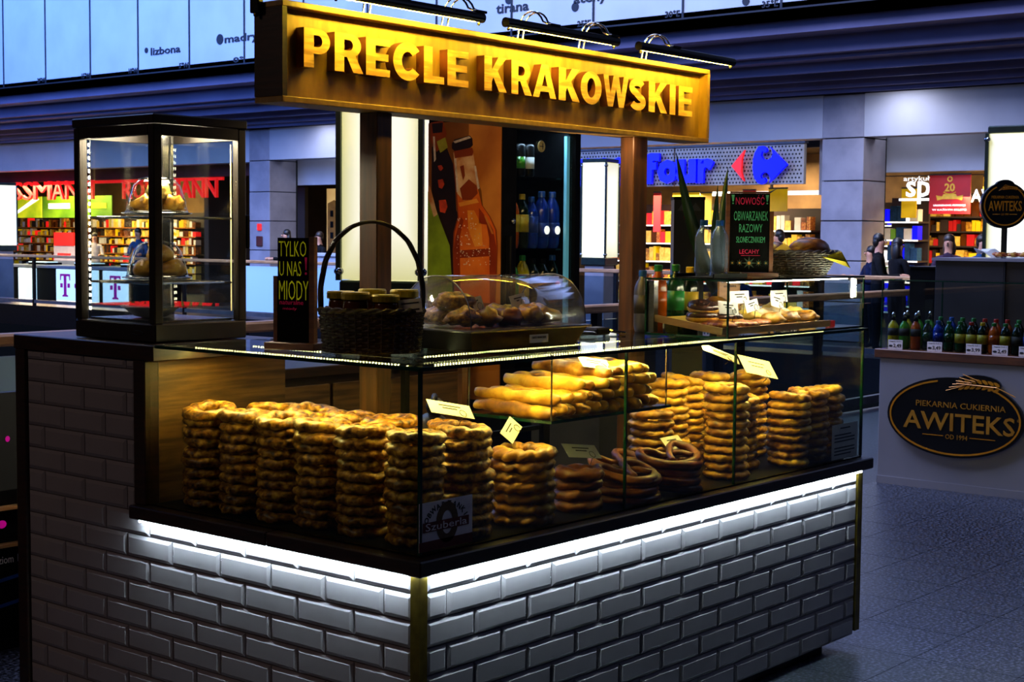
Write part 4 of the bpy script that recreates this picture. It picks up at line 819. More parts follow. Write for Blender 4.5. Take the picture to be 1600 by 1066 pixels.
def G(ch):
    w = W_
    if ch == 'E': return [[(0, 0), (.72, 0), (.72, .19), (w, .19), (w, .41), (.67, .41), (.67, .6), (w, .6), (w, .81), (.72, .81), (.72, 1), (0, 1)]]
    if ch == 'L': return [[(0, 0), (.68, 0), (.68, .2), (w, .2), (w, 1), (0, 1)]]
    if ch == 'I': return [[(0, 0), (w, 0), (w, 1), (0, 1)]]
    if ch == 'K': return [[(0, 0), (w, 0), (w, .27), (.34, .40), (.56, 0), (.86, 0), (.50, .60), (.84, 1), (.53, 1), (w, .62), (w, 1), (0, 1)]]
    if ch == 'P': return [[(0, 0), (w, 0), (w, .36)] + arc(.42, .68, .34, .32, -90, 90, 12) + [(0, 1)], [(w, .53)] + arc(.40, .68, .13, .15, -90, 90, 8) + [(w, .83)]]
    if ch == 'R': return [[(0, 0), (w, 0), (w, .39), (.36, .39), (.56, 0), (.86, 0), (.62, .44)] + arc(.46, .70, .33, .30, -50, 90, 12) + [(0, 1)], [(w, .56)] + arc(.42, .70, .13, .14, -90, 90, 8) + [(w, .84)]]
    if ch == 'A': return [[(0, 0), (.24, 0), (.30, .18), (.62, .18), (.68, 0), (.92, 0), (.59, 1), (.33, 1)], [(.355, .35), (.565, .35), (.46, .72)]]
    if ch == 'W': return [[(.22, 0), (.46, 0), (.60, .58), (.74, 0), (.98, 0), (1.2, 1), (.965, 1), (.86, .40), (.72, 1), (.48, 1), (.34, .40), (.235, 1), (0, 1)]]
    if ch == 'O': return [arc(.45, .5, .45, .52, 0, 360, 28)[:-1], arc(.45, .5, .175, .31, 0, 360, 24)[:-1]]
    if ch == 'C': return [stroke(arc(.44, .5, .325, .405, 38, 322, 26), .27)]
    if ch == 'S': return [stroke(arc(.40, .735, .265, .165, 20, 250, 14) + arc(.43, .265, .275, .165, 70, -160, 14), .24)]
LX = [('P', .188, .293), ('R', .312, .432), ('E', .444, .549), ('C', .563, .682), ('L', .704, .80), ('E', .816, .92), ('K', 1.0, 1.118), ('R', 1.142, 1.254), ('A', 1.259, 1.391), ('K', 1.405, 1.529), ('O', 1.534, 1.662), ('W', 1.672, 1.832), ('S', 1.837, 1.946), ('K', 1.966, 2.093), ('I', 2.11, 2.15), ('E', 2.173, 2.271)]
for ch, xa, xb in LX:
    t = (xa - .188) / 2.083; zb = 2.092 - .012 * t; hh = .116 * (1.04 if ch in 'OCS' else 1)
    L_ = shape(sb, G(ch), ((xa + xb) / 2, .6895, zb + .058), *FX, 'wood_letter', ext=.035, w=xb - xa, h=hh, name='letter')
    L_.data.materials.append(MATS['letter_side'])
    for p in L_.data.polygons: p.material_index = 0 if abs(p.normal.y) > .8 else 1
def post(label, x0, x1, y0, y1):
    t = thing('sign_post', label, 'post', ((x0 + x1) / 2, (y0 + y1) / 2, 0)); obj('beam', bx(x0, y0, 0, x1, y1, 1.9825, bev=.003), 'wood_post', t); obj('foot_plate', bx(x0 - .03, y0 - .03, -.0, x1 + .03, y1 + .03, .006), 'black_metal', t); return t
post('brown wooden sign post standing behind the wicker basket', .51, .578, .672, .752); post('brown wooden sign post standing left of the small glass case', 1.895, 1.99, .672, .735)
def picture_lamp(label, x0, x1, arms):
    t = thing('picture_lamp', label, 'lamp', ((x0 + x1) / 2, .6, 2.279), 'black tube lamps along the sign top'); yy, zz = .565, 2.305
    sh = MB(); pts = []
    prof = [(.017 * math.cos(a), .017 * math.sin(a)) for a in [math.radians(40 + 208 * k / 10) for k in range(11)]]; inn = [(a * .86, b * .86) for a, b in prof[::-1]]
    sh.prism([(p[0], p[1]) for p in prof + inn], (x0, yy, zz), (0, 1, 0), (0, 0, 1), x1 - x0); obj('shade', sh, 'black_metal', t)
    obj('bulb', MB().tube([(x0 + .03, yy + .004, zz - .006), (x1 - .03, yy + .004, zz - .006)], .009, 8), 'lamp_glow', t)
    for x in (x0 + .001, x1 - .003): obj('end_cap', MB().tube([(x, yy, zz), (x + .002, yy, zz)], .0165, 12), 'black_metal', t); 
    for x in (x0 + .015, x1 - .02): obj('bracket', MB().tube([(x, yy, zz - .02), (x + .004, yy, zz - .02)], .006, 6), 'steel', t)
    for xa in arms:
        for d in (0, .028): obj('arm', MB().tube([(xa + d, yy + .004, zz + .018)] + [(xa + d - .03 * k / 10, yy + .035 + .045 * (1 - math.cos(math.pi * k / 10)), zz + .018 + .052 * math.sin(math.pi * k / 10)) for k in range(1, 10)] + [(xa + d - .03, yy + .13, zz - .02), (xa + d - .03, yy + .13, 2.2795)], .0035, 6), 'chrome', t, True)
        obj('clamp', bx(xa - .012, yy - .008, zz + .0155, xa + .042, yy + .012, zz + .024, bev=.002), 'black_metal', t)
picture_lamp('black tube lamp over the first word of the sign', .215, .885, (.50, .86)); picture_lamp('black tube lamp over the start of the second word', 1.0, 1.63, (1.25, 1.60)); picture_lamp('black tube lamp at the right end of the sign', 1.765, 2.425, (2.0,))
jb = thing('clamp_bracket', 'small brass clamp at the upper left corner of the sign', 'bracket', (.09, .75, 2.24)); obj('clip', bx(.078, .73, 2.245, .0985, .77, 2.29, bev=.003), 'black_metal', jb); obj('screw', MB().ball((.086, .75, 2.24), .008, 8, 5), 'brass', jb, True)

# ------------------------------------------------------------------ things on the showcase top, left leg
ZG = 1.2522
cbm = Matrix(((.234, .972, 0, .178), (-.972, .234, 0, .69), (0, 0, 1, ZG), (0, 0, 0, 1)))
c1 = thing('chalkboard', 'small black chalkboard with yellow handwriting standing on the showcase left of the basket', 'chalkboard', (.178, .69, ZG))
def cbox(*a, **k): return MB().box(*a, M=cbm, **k)
obj('base', cbox(-.09, -.028, 0, .09, .04, .022, bev=.002), 'wood_board', c1); obj('slate', cbox(-.058, 0, .0225, .056, .008, .335), 'chalk_black', c1)
obj('side_strip', cbox(-.072, -.003, .0225, -.0585, .014, .22), 'wood_board', c1); obj('side_strip', cbox(.0565, -.003, .0225, .074, .016, .338), 'wood_board', c1); obj('back_strip', cbox(-.058, .0085, .0225, .056, .014, .32), 'wood_dark', c1)
AX = ((.234, -.972, 0), (0, 0, 1)); q = lambda x, z: cbm @ Vector((x, -.0003, z))
for s, x, z, wd, h in (('TYLKO', -.004, .302, .098, .046), ('U NAS', -.012, .243, .078, .044), ('MIODY', .000, .178, .105, .058)):
    text(c1, s, q(x, z), *AX, 'chalk_yellow', w=wd, h=h, bold=-.014, ext=.0006)
shape(c1, [[(-.004, .03), (.004, .03), (.002, -.008), (-.001, -.008)], arc(0, -.018, .004, .004, 0, 360, 8)], q(.044, .247), *AX, 'chalk_pink', ext=.0006, raw=True, name='exclamation_mark')
text(c1, 'naturalne', q(-.008, .142), *AX, 'chalk_pink', w=.085, h=.014, ext=.0006); text(c1, 'miody', q(-.014, .122), *AX, 'chalk_pink', w=.05, h=.010, ext=.0006)

R2 = Vector((.641, -.767, 0)).normalized(); H2 = Vector((.767, .641, 0)).normalized()
def wicker(t, c, a, b, z0, z1, flare, levels, handle=None):
    c = Vector(c); n = 48
    def pt(q, k, off=0.): f = 1 + flare * k; return c + R2 * ((a * f + off) * math.cos(q)) + H2 * ((b * f + off) * math.sin(q))
    m = MB()
    for l in range(levels):
        k = l / (levels - 1); z = z0 + .006 + (z1 - z0 - .006) * k
        m.tube([tuple(pt(2 * math.pi * i / n, k, .0035 * (1 if (i + l) % 2 else -1)))[:2] + (z + .0015 * math.sin(i * 2.1 + l),) for i in range(n)], (z1 - z0) / levels * .52, 5, closed=True)
    obj('weave', m, 'wicker', t); s = MB()
    for i in range(24): s.tube([tuple(pt(2 * math.pi * i / 24, 0))[:2] + (z0 + .004,), tuple(pt(2 * math.pi * i / 24, 1))[:2] + (z1,)], .003, 5)
    obj('stakes', s, 'wicker', t); f = MB(); f.lathe(0, 0, [(1, z0), (1, z0 + .005)], 32); f.v = [tuple(c + R2 * (x * a) + H2 * (y * b))[:2] + (z,) for x, y, z in f.v]; obj('floor', f, 'wicker', t)
    r = MB()
    for ph in (0, math.pi): r.tube([tuple(pt(2 * math.pi * i / 72, 1, .005 * math.cos(i * 1.05 + ph)))[:2] + (z1 + .004 + .005 * math.sin(i * 1.05 + ph),) for i in range(72)], .006, 6, closed=True)
    obj('rim', r, 'wicker', t)
    if handle:
        g = MB()
        for ph in (0, 2.1, 4.2):
            pts = []
            for i in range(41):
                u = math.pi * i / 40; rad = a * (1 + flare); x = -rad * math.cos(u) * (1 + .04 * math.sin(u)); z = z1 + .004 + (handle - z1) * math.sin(u) ** .8
                p = c + R2 * (x + .004 * math.cos(i * .5 + ph)) + H2 * (.004 * math.sin(i * .5 + ph)); pts.append((p.x, p.y, z))
            g.tube(pts, .0055, 6)
        obj('handle', g, 'wicker', t, True)
bk = thing('wicker_basket', 'dark wicker basket with a tall arched handle holding honey jars', 'basket', (.285, .468, ZG))
wicker(bk, (.285, .468, 0), .140, .098, ZG, 1.372, .08, 14, 1.632)
def jar(label, s, b_, h=.172, r=.041, lab=True):
    p = Vector((.285, .468, 0)) + R2 * s + H2 * b_; z = ZG + .0065; t = thing('honey_jar', label, 'jar', (p.x, p.y, z), 'honey jars in the basket')
    obj('glass', MB().lathe(p.x, p.y, [(r * .8, z), (r * .96, z + .008), (r * .96, z + h * .66), (r * .88, z + h * .82), (r * .85, z + h * .87)], 20), 'honey', t, True)
    obj('lid', MB().lathe(p.x, p.y, [(r, z + h * .871), (r * 1.03, z + h * .88), (r * 1.03, z + h * .97), (r * .97, z + h), (0, z + h)], 24), 'lid_yellow', t)
    l = MB(); n = 14; m_ = math.atan2(-H2.y, -H2.x); vs = []
    for i in range(n + 1):
        a = m_ + (i / n - .5) * 2.0; vs += [(p.x + r * .975 * math.cos(a), p.y + r * .975 * math.sin(a), z + h * .42), (p.x + r * .975 * math.cos(a), p.y + r * .975 * math.sin(a), z + h * .66)]
    l.add(vs, [(2 * i, 2 * i + 2, 2 * i + 3, 2 * i + 1) for i in range(n)]); lb = obj('label', l, 'label_cream', t)
    if lab: text(lb, 'MIÓD', p - H2 * (r * .985) + Vector((0, 0, z + h * .54)), R2, (0, 0, 1), 'ink', w=.04, h=.013, bold=.03, ext=.0006)
jar('honey jar at the left back of the basket', -.094, .028, lab=False); jar('honey jar at the front left of the basket', -.043, -.045); jar('honey jar at the front right of the basket, label facing out', .044, -.045, .165); jar('honey jar in the middle back of the basket', -.003, .048, .178, lab=False); jar('honey jar at the right back of the basket behind the white tag', .094, .028, .178)
bt = thing('basket_tag', 'white printed tag clipped to the right rim of the honey basket', 'price card', (.37, .40, 1.372)); p0 = Vector((.285, .468, 1.392)) + R2 * .118 - H2 * .062
Mb = Matrix(((R2.x, H2.x, 0, p0.x), (R2.y, H2.y, 0, p0.y), (0, 0, 1, p0.z), (0, 0, 0, 1))) @ Matrix.Rotation(-.12, 4, 'Y')
obj('card', MB().box(-.034, 0, -.02, .034, .0015, .02, M=Mb), 'paper', bt); obj('printed_line', MB().box(-.026, -.0008, .006, .026, -.0001, .010, M=Mb).box(-.01, -.0008, -.014, .026, -.0001, -.009, M=Mb), 'ink', bt); obj('clip', MB().box(-.006, -.004, -.03, .006, .004, -.0205, M=Mb), 'steel', bt)

# roll-top pastry tray
rt = thing('rolltop_display', 'black tray with a clear half-cylinder roll-top cover holding pastries', 'display case', (.74, .37, ZG))
RA = Matrix.Translation((.735, .37, ZG)) @ Matrix.Rotation(-.05, 4, 'Z')
def rbox(*a, **k): return MB().box(*a, M=RA, **k)
tb_ = MB(); v = []
for x0, y0, z0 in ((.235, .125, 0), (.265, .152, .058)): v += [(-x0, -y0, z0), (x0, -y0, z0), (x0, y0, z0), (-x0, y0, z0)]
tb_.add([RA @ Vector(p) for p in v], [(0, 3, 2, 1), (0, 1, 5, 4), (1, 2, 6, 5), (2, 3, 7, 6), (3, 0, 4, 7), (4, 5, 6, 7)]); obj('tub', tb_, 'black_plastic', rt)
obj('rim', rbox(-.278, -.165, .0585, .278, .165, .066, bev=.003), mat('rim_grey', '#6a6870', .25, .3, col2='#5b5960', scale=20), rt)
cv = MB(); n = 20; vs = []
for i in range(n + 1):
    a = math.pi * i / n; yy = -.148 * math.cos(a); zz = .067 + .158 * math.sin(a) ** .85
    for x in (-.262, .262): vs.append(RA @ Vector((x, yy, zz)))
cv.add(vs, [(2 * i, 2 * i + 1, 2 * i + 3, 2 * i + 2) for i in range(n)] + [tuple(2 * i for i in range(n + 1)), tuple(2 * i + 1 for i in range(n, -1, -1))]); obj('cover', cv, 'plastic_clear', rt, True)
for x in (-.262, .262): obj('cover_edge', MB().tube([RA @ Vector((x, -.148 * math.cos(math.pi * i / 20), .067 + .158 * math.sin(math.pi * i / 20) ** .85)) for i in range(21)], .002, 5), 'rim_grey', rt)
lb = obj('label', rbox(-.01, -.1480, .018, .075, -.1468, .043), 'paper', rt); lb.data.transform(Matrix.Translation((0, -.006, 0)))
text(rt, 'CIASTO FRANCUSKIE', RA @ Vector((.032, -.1547, .034)), RA.to_3x3() @ Vector((1, 0, 0)), (0, 0, 1), 'ink', w=.066, h=.007, bold=.02, ext=.0006)
def tri(name, x, y, z, rz, label, m='crust_pale', sc=1.):
    me = lump_mesh('puff_pastry', m, .06, .045, .035, int(abs(x) * 999) + 3, .25, 16, 9); o = inst('puff_pastry', me, RA @ Vector((x, y, z)), (0, 0, rz), sc); return tag(o, label, 'pastry', 'pastries under the roll-top cover')
for i, (x, y, z, lb_, m_) in enumerate(((-.20, -.06, .093, 'crumbly brown pastry at the front left under the roll-top', 'crust_seeded'), (-.115, -.07, .09, 'crumbly pastry second from the left under the roll-top', 'crust_plain'), (-.20, .05, .093, 'brown pastry at the back left under the roll-top', 'crust_seeded'), (-.19, .0, .138, 'big brown pastry on top of the left pile under the roll-top', 'crust_seeded'), (-.02, -.07, .088, 'flat folded pastry in the middle under the roll-top', 'crust_pretzel'), (.07, -.07, .095, 'pale folded puff pastry right of the middle under the roll-top', 'crust_pale'), (.15, -.06, .09, 'puff pastry near the right end under the roll-top', 'crust_pale'), (.20, .02, .088, 'small puff pastry at the right end under the roll-top', 'crust_plain'), (.06, .04, .092, 'puff pastry at the back of the roll-top tray', 'crust_plain'))):
    tri('puff_pastry', x, y, z, i * .8, lb_, m_)
for x, lb_, z in ((-.10, 'price card by the left pile under the roll-top', .135), (.10, 'price card at the right under the roll-top', .14)):
    p = RA @ Vector((x, -.005, z)); card(lb_, p.x, p.y, p.z, .075, .042, yaw=-.05, pitch=.3, roll=.15, pin=.03, grp='price cards under the roll-top')
ac = thing('acrylic_block', 'small clear acrylic change tray beside the roll-top display', 'tray', (1.06, .25, ZG)); obj('block', bx(1.03, .225, ZG, 1.075, .27, ZG + .035, bev=.004), 'dome_glass', ac); obj('coin_dish', bx(1.035, .23, ZG + .0355, 1.07, .265, ZG + .038), 'steel', ac)
ct = thing('card_terminal', 'black card terminal lying on the showcase beside the right sign post', 'terminal', (1.42, .50, ZG)); obj('body', bx(1.38, .45, ZG, 1.46, .55, ZG + .025, bev=.006), 'black_plastic', ct); obj('screen', bx(1.39, .47, ZG + .0252, 1.45, .51, ZG + .0265), 'grey_steel', ct)
tg = thing('serving_tongs', 'steel serving tongs lying left of the small glass case', 'tongs', (1.50, .48, ZG)); obj('arm', MB().tube([(1.475, .42, ZG + .006), (1.5, .52, ZG + .012), (1.49, .555, ZG + .018)], .0045, 6), 'chrome', tg, True); obj('arm', MB().tube([(1.505, .42, ZG + .006), (1.515, .52, ZG + .012), (1.50, .555, ZG + .018)], .0045, 6), 'chrome', tg, True)

# ------------------------------------------------------------------ things on the upper glass case
ZU = 1.4562
c2 = thing('chalkboard', 'chalkboard with green and pink handwriting and little flowers on the small glass case', 'chalkboard', (1.97, .20, ZU)); m2 = Matrix(((R2.x, H2.x, 0, 1.965), (R2.y, H2.y, 0, .195), (0, 0, 1, ZU), (0, 0, 0, 1)))
def c2b(*a, **k): return MB().box(*a, M=m2, **k)
obj('base', c2b(-.105, -.03, 0, .105, .035, .015, bev=.002), 'wood_board', c2); obj('slate', c2b(-.073, 0, .0155, .073, .008, .305), 'chalk_black', c2)
obj('side_strip', c2b(-.088, -.003, .0155, -.0735, .014, .305), 'wood_board', c2); obj('side_strip', c2b(.0735, -.003, .0155, .088, .014, .24), 'wood_board', c2); obj('top_strip', c2b(-.073, -.003, .3055, .073, .014, .312), 'wood_board', c2)
q2 = lambda x, z: m2 @ Vector((x, -.0003, z))
text(c2, 'NOWOŚĆ', q2(0, .282), R2, (0, 0, 1), 'chalk_pink', w=.105, h=.036, ext=.0006)
for x in (-.063, .063): shape(c2, [[(-.006, .016), (.006, .016), (.002, -.008), (-.002, -.008)], arc(0, -.015, .003, .003, 0, 360, 8)], q2(x, .284), R2, (0, 0, 1), 'chalk_green', ext=.0006, raw=True, name='exclamation_mark')
for s, z, wd, h in (('OBWARZANEK', .223, .125, .034), ('RAZOWY', .178, .085, .030), ('SŁONECZNIKIEM', .136, .105, .022)): text(c2, s, q2(.004, z), R2, (0, 0, 1), 'chalk_green', w=wd, h=h, bold=-.006, ext=.0006)
text(c2, 'LECAHY', q2(0, .092), R2, (0, 0, 1), 'chalk_pink', w=.072, h=.016, bold=-.004, ext=.0006); obj('underline', c2b(-.03, -.0009, .077, .04, -.0003, .0782), 'chalk_pink', c2)
for x, s in ((0, 1.), (-.035, .5), (.035, .5), (-.062, .4), (.062, .4)):
    z = .050; pet = [((.026 if k % 2 == 0 else .009) * s * math.cos(k * math.pi / 8), (.026 if k % 2 == 0 else .009) * s * math.sin(k * math.pi / 8)) for k in range(16)]
    shape(c2, [pet], q2(x, z), R2, (0, 0, 1), mat('chalk_grey', '#3a4a34', .9, col2='#2c3a28', scale=60) if 'chalk_grey' not in MATS else 'chalk_grey', ext=.0006, raw=True, name='flower'); shape(c2, [arc(0, 0, .006 * s, .006 * s, 0, 360, 10)], q2(x, z) - H2 * .0008, R2, (0, 0, 1), 'gold_line', ext=.0006, raw=True, name='flower_centre')
wt = thing('bottle_tray', 'shallow dark tray under the two water bottles', 'tray', (1.70, .19, ZU)); obj('dish', MB().box(1.60, .12, ZU, 1.82, .27, ZU + .004).box(1.60, .114, ZU, 1.82, .1195, ZU + .016).box(1.60, .2705, ZU, 1.82, .276, ZU + .016), 'black_plastic', wt); obj('handle', MB().tube([(1.822, .14, ZU + .012), (1.85, .16, ZU + .015), (1.85, .23, ZU + .015), (1.822, .25, ZU + .012)], .004, 6), 'black_metal', wt)
def bottle(label, x, y, z, h, r, body, cap, band=None, group=None, bandz=(.3, .6), n=14, sport=False, liquid=None):
    t = thing('drink_bottle', label, 'bottle', (x, y, z), group)
    pr = [(r * .85, z), (r, z + .02 * h / .22), (r, z + .66 * h), (r * .93, z + .73 * h), (r * .72, z + .81 * h), (r * .46, z + .865 * h), (r * .42, z + .91 * h)]
    obj('body', MB().lathe(x, y, pr, n), body, t, True)
    if liquid: obj('drink', MB().lathe(x, y, [(r * .80, z + .004), (r * .93, z + .022 * h / .22), (r * .93, z + .60 * h), (r * .7, z + .66 * h)], n), liquid, t, True)
    c = MB().lathe(x, y, [(r * .46, z + .90 * h), (r * .46, z + .985 * h), (r * .40, z + h), (0, z + h)], n)
    obj('cap', c, cap, t)
    if sport: obj('spout', MB().lathe(x, y, [(r * .30, z + h + .0005), (r * .34, z + h + .02), (r * .2, z + h + .032), (0, z + h + .034)], n), sport, t, True)
    if band: obj('label', MB().lathe(x, y, [(r * 1.012, z + bandz[0] * h), (r * 1.012, z + bandz[1] * h)], n), band, t, True)
    return t
for nm, a, b, ro in (('drink_yellow', '#b8a80c', '#94870a', .2), ('drink_green', '#3c8c18', '#2c6a10', .2), ('drink_orange', '#a84a08', '#7c3204', .2), ('drink_dark', '#0a1a10', '#06100a', .15), ('drink_deepgreen', '#0c3a1c', '#082814', .15), ('drink_blue', '#1434a0', '#0c2070', .15), ('cap_blue', '#1450a8', '#103f88', .35), ('cap_green', '#1c7a34', '#155c28', .35), ('cap_red', '#a81c14', '#881610', .35), ('cap_yellow', '#c8a810', '#a88c0c', .35), ('label_yellow', '#b89a14', '#7c8c14', .5), ('label_blue', '#1c3c9a', '#142c78', .5)): mat(nm, a, ro, col2=b, scale=10)
bottle('clear water bottle with a blue cap, left one on the dark tray', 1.665, .20, ZU + .0045, .20, .031, 'bottle_clear', 'cap_blue', group='water bottles on the tray'); bottle('clear water bottle with a blue cap, right one on the dark tray', 1.745, .185, ZU + .0045, .20, .031, 'bottle_clear', 'cap_blue', group='water bottles on the tray')
b2 = thing('wicker_basket', 'shallow dark wicker basket of loaves on the right end of the small glass case', 'basket', (2.325, .175, ZU)); wicker(b2, (2.325, .185, 0), .098, .072, ZU, ZU + .085, .45, 10)
def loaf(label, s, b_, z, rx, ry, rz, seed, m='rye_bread', rot=0.):
    p = Vector((2.325, .185, 0)) + R2 * s + H2 * b_; o = inst('bread_loaf', lump_mesh('bread_loaf', m, rx, ry, rz, seed, .05, 24, 12), (p.x, p.y, z), (0, 0, rot + math.atan2(R2.y, R2.x))); tag(o, label, 'bread', 'loaves in the shallow basket')
loaf('big dark seeded loaf in the middle of the shallow basket', .035, -.0, ZU + .085, .085, .06, .062, 71); loaf('dark loaf partly hidden at the left of the shallow basket', -.085, .01, ZU + .078, .05, .055, .052, 72)
np_ = MB()
def nap(pts): np_.add([tuple(Vector((2.325, .185, 0)) + R2 * a + H2 * b)[:2] + (ZU + z,) for a, b, z in pts], [(0, 1, 2), (0, 2, 3)] if len(pts) == 4 else [(0, 1, 2)])
nap([(.06, -.09, .075), (.148, -.06, .092), (.185, -.05, .03), (.16, -.07, .055)]); nap([(.06, -.088, .077), (.1, .05, .095), (.15, .02, .098), (.148, -.06, .093)]); nap([(-.12, -.05, .088), (-.035, -.108, .082), (-.07, -.05, .125), (-.1, -.0, .1)])
nk = obj('napkin', np_, 'napkin'); tag(nk, 'yellow paper napkin sticking out of the loaf basket', 'napkin'); nk.modifiers.new('thick', 'SOLIDIFY').thickness = .001
ag = thing('potted_plant', 'dark pointed-leaf plant standing behind the chalkboard on the showcase', 'plant', (2.22, .46, ZG)); obj('pot', MB().lathe(2.22, .46, [(.045, ZG), (.06, ZG + .09), (.063, ZG + .10), (.055, ZG + .10), (.05, ZG + .08), (0, ZG + .08)], 18), 'pot_dark', ag, True)
def leaf(pts, wd):
    P = [Vector(p) for p in pts]; n = 10; C = []
    for i in range(n + 1):
        t = i / n; a = P[0].lerp(P[1], t); b = P[1].lerp(P[2], t); C.append(a.lerp(b, t))
    m = MB(); vs = []; sd = (P[2] - P[0]).cross(Vector((.77, .64, 0))).normalized()
    for i, c in enumerate(C):
        w = wd * (math.sin(math.pi * (.18 + .82 * i / n)) ** .8 if i < n else .02); vs += [c - sd * w, c + H2 * w * .35, c + sd * w, c + H2 * w * .55]
    m.add(vs, [(4 * i + k, 4 * i + (k + 1) % 4, 4 * i + 4 + (k + 1) % 4, 4 * i + 4 + k) for i in range(n) for k in range(4)]); return obj('leaf', m, 'leaf_green', ag, True)
b0_ = (2.22, .46, ZG + .08)
for tip, mid, wd in (((1.96, .52, 1.92), (2.06, .5, 1.55), .026), ((2.10, .42, 1.80), (2.12, .46, 1.5), .022), ((2.30, .50, 1.88), (2.2, .48, 1.6), .020), ((2.55, .42, 1.80), (2.28, .46, 1.72), .014), ((2.40, .38, 1.50), (2.3, .42, 1.52), .02), ((2.05, .44, 1.45), (2.1, .46, 1.50), .02), ((2.48, .5, 1.42), (2.38, .48, 1.48), .02), ((2.2, .4, 1.62), (2.21, .43, 1.5), .02)): leaf([b0_, mid, tip], wd)
ps = thing('payment_notice', 'small brown notice about payment standing behind the small glass case', 'notice', (2.10, .385, ZG)); obj('board', bx(2.06, .38, ZG, 2.21, .388, 1.447), 'wood_rail', ps)
text(ps, 'PŁATNOŚĆ TYLKO', (2.135, .3797, 1.432), *FX, 'ink', w=.13, h=.011, bold=.02, ext=.0006); text(ps, 'GOTÓWKĄ', (2.135, .3797, 1.412), *FX, 'ink', w=.09, h=.011, bold=.02, ext=.0006)
SG = 'soft drink bottles behind the small glass case'
bottle('orange drink bottle with a green cap next to the right sign post', 1.765, .46, ZG, .245, .034, 'drink_orange', 'cap_green', 'drink_orange', SG); bottle('green drink bottle with a green cap behind the small glass case', 1.88, .46, ZG, .245, .034, 'drink_deepgreen', 'cap_green', 'cap_green', SG); bottle('dark drink bottle with a yellow cap behind the small glass case', 1.985, .465, ZG, .235, .034, 'drink_dark', 'cap_yellow', 'label_yellow', SG)
bottle('grey-brown bottle half hidden by the right sign post', 1.68, .47, ZG, .225, .032, 'grey_steel', 'cap_blue', 'pot_dark', SG)
ck = thing('water_chiller', 'dark slim water chiller with a mountain outline and red lettering behind the bottles', 'chiller', (2.49, .82, 0)); m3 = Matrix(((R2.x, H2.x, 0, 2.455), (R2.y, H2.y, 0, .78), (0, 0, 1, 0), (0, 0, 0, 1)))
obj('body', MB().box(-.064, 0, 0, .064, .12, 1.755, M=m3), mat('chiller_grey', '#1b1d24', .4, col2='#14161b', scale=4), ck); obj('cap', MB().box(-.066, -.002, 1.7555, .066, .122, 1.768, M=m3), 'black_plastic', ck)
text(ck, 'evian', m3 @ Vector((0, -.0005, 1.685)), R2, (0, 0, 1), mat('dim_red', '#5a1020', .6, col2='#48101a', scale=20), w=.05, h=.022, bold=.01, ext=.0008)
shape(ck, [[(-.05, 0), (-.03, .03), (-.02, .012), (-.005, .04), (.012, .015), (.025, .034), (.05, 0)]], m3 @ Vector((0, -.0005, 1.71)), R2, (0, 0, 1), 'grey_steel', ext=.0008, raw=True, name='mountain_outline')

# ------------------------------------------------------------------ drinks fridge with the bottle poster, seller, counters inside the stall
fd = thing('drinks_fridge', 'tall black drinks fridge with a large orange bottle poster on its side', 'fridge', (2.22, 1.59, 0)); x0, x1, y0, y1 = 1.956, 2.49, 1.38, 1.80
for nm, q in (('side_wall', (x0, y0 + .05, 0, x0 + .03, y1, 2.14)), ('side_wall', (x1 - .03, y0 + .05, 0, x1, y1, 2.14)), ('rear_wall', (x0 + .031, y1 - .03, 0, x1 - .031, y1, 2.14)), ('roof', (x0 + .031, y0 + .05, 2.09, x1 - .031, y1 - .031, 2.14)), ('floor', (x0 + .031, y0 + .05, 0, x1 - .031, y1 - .031, .30))): obj(nm, bx(*q), 'black_plastic', fd)
dr = obj('door', MB().box(x0, y0, .05, x0 + .09, y0 + .048, 2.14).box(x1 - .035, y0, .05, x1, y0 + .048, 2.14).box(x0 + .09, y0, 2.05, x1 - .035, y0 + .048, 2.14).box(x0 + .09, y0, .05, x1 - .035, y0 + .048, .3), 'black_plastic', fd)
obj('glass', bx(x0 + .091, y0 + .02, .301, x1 - .036, y0 + .026, 2.049), 'pane_glass', dr); obj('edge_light', bx(x1 - .060, y0 + .03, .32, x1 - .040, y0 + .046, 2.04), mat('cyan_edge', (.2, .55, .72), .3, emit=.42, emit_col=(.10, .36, .50)), dr)
obj('handle', bx(x0 + .02, y0 - .03, 1.2, x0 + .04, y0 - .001, 1.6, bev=.005), 'black_metal', dr); obj('knob', MB().ball((x0 + .055, y0 - .012, 1.66), .012, 10, 6), 'steel', dr, True); obj('round_sticker', MB().tube([(2.235, y0 + .0175, 1.985), (2.235, y0 + .0195, 1.985)], .025, 18), 'label_cream', dr)
obj('sticker_mark', MB().box(2.222, y0 + .0165, 1.983, 2.248, y0 + .0173, 1.987).box(2.24, y0 + .0165, 1.972, 2.244, y0 + .0173, 1.998), 'ink', dr)
for z in (.62, .95, 1.28, 1.545, 1.855): obj('shelf', bx(x0 + .032, y0 + .06, z - .008, x1 - .032, y1 - .032, z), 'pane_glass' if z > 1.2 else 'steel', fd)
obj('inner_lamp', bx(x0 + .10, y0 + .055, 2.062, x1 - .05, y0 + .075, 2.068), mat('lamp_blue', (.5, .75, 1), emit=80, emit_col=(.45, .68, 1)), fd)
obj('shelf_track', MB().box(2.36, y1 - .036, .4, 2.375, y1 - .0305, 2.04), 'steel', fd)
FG = 'bottles on the upper fridge shelf'; zz = 1.5455
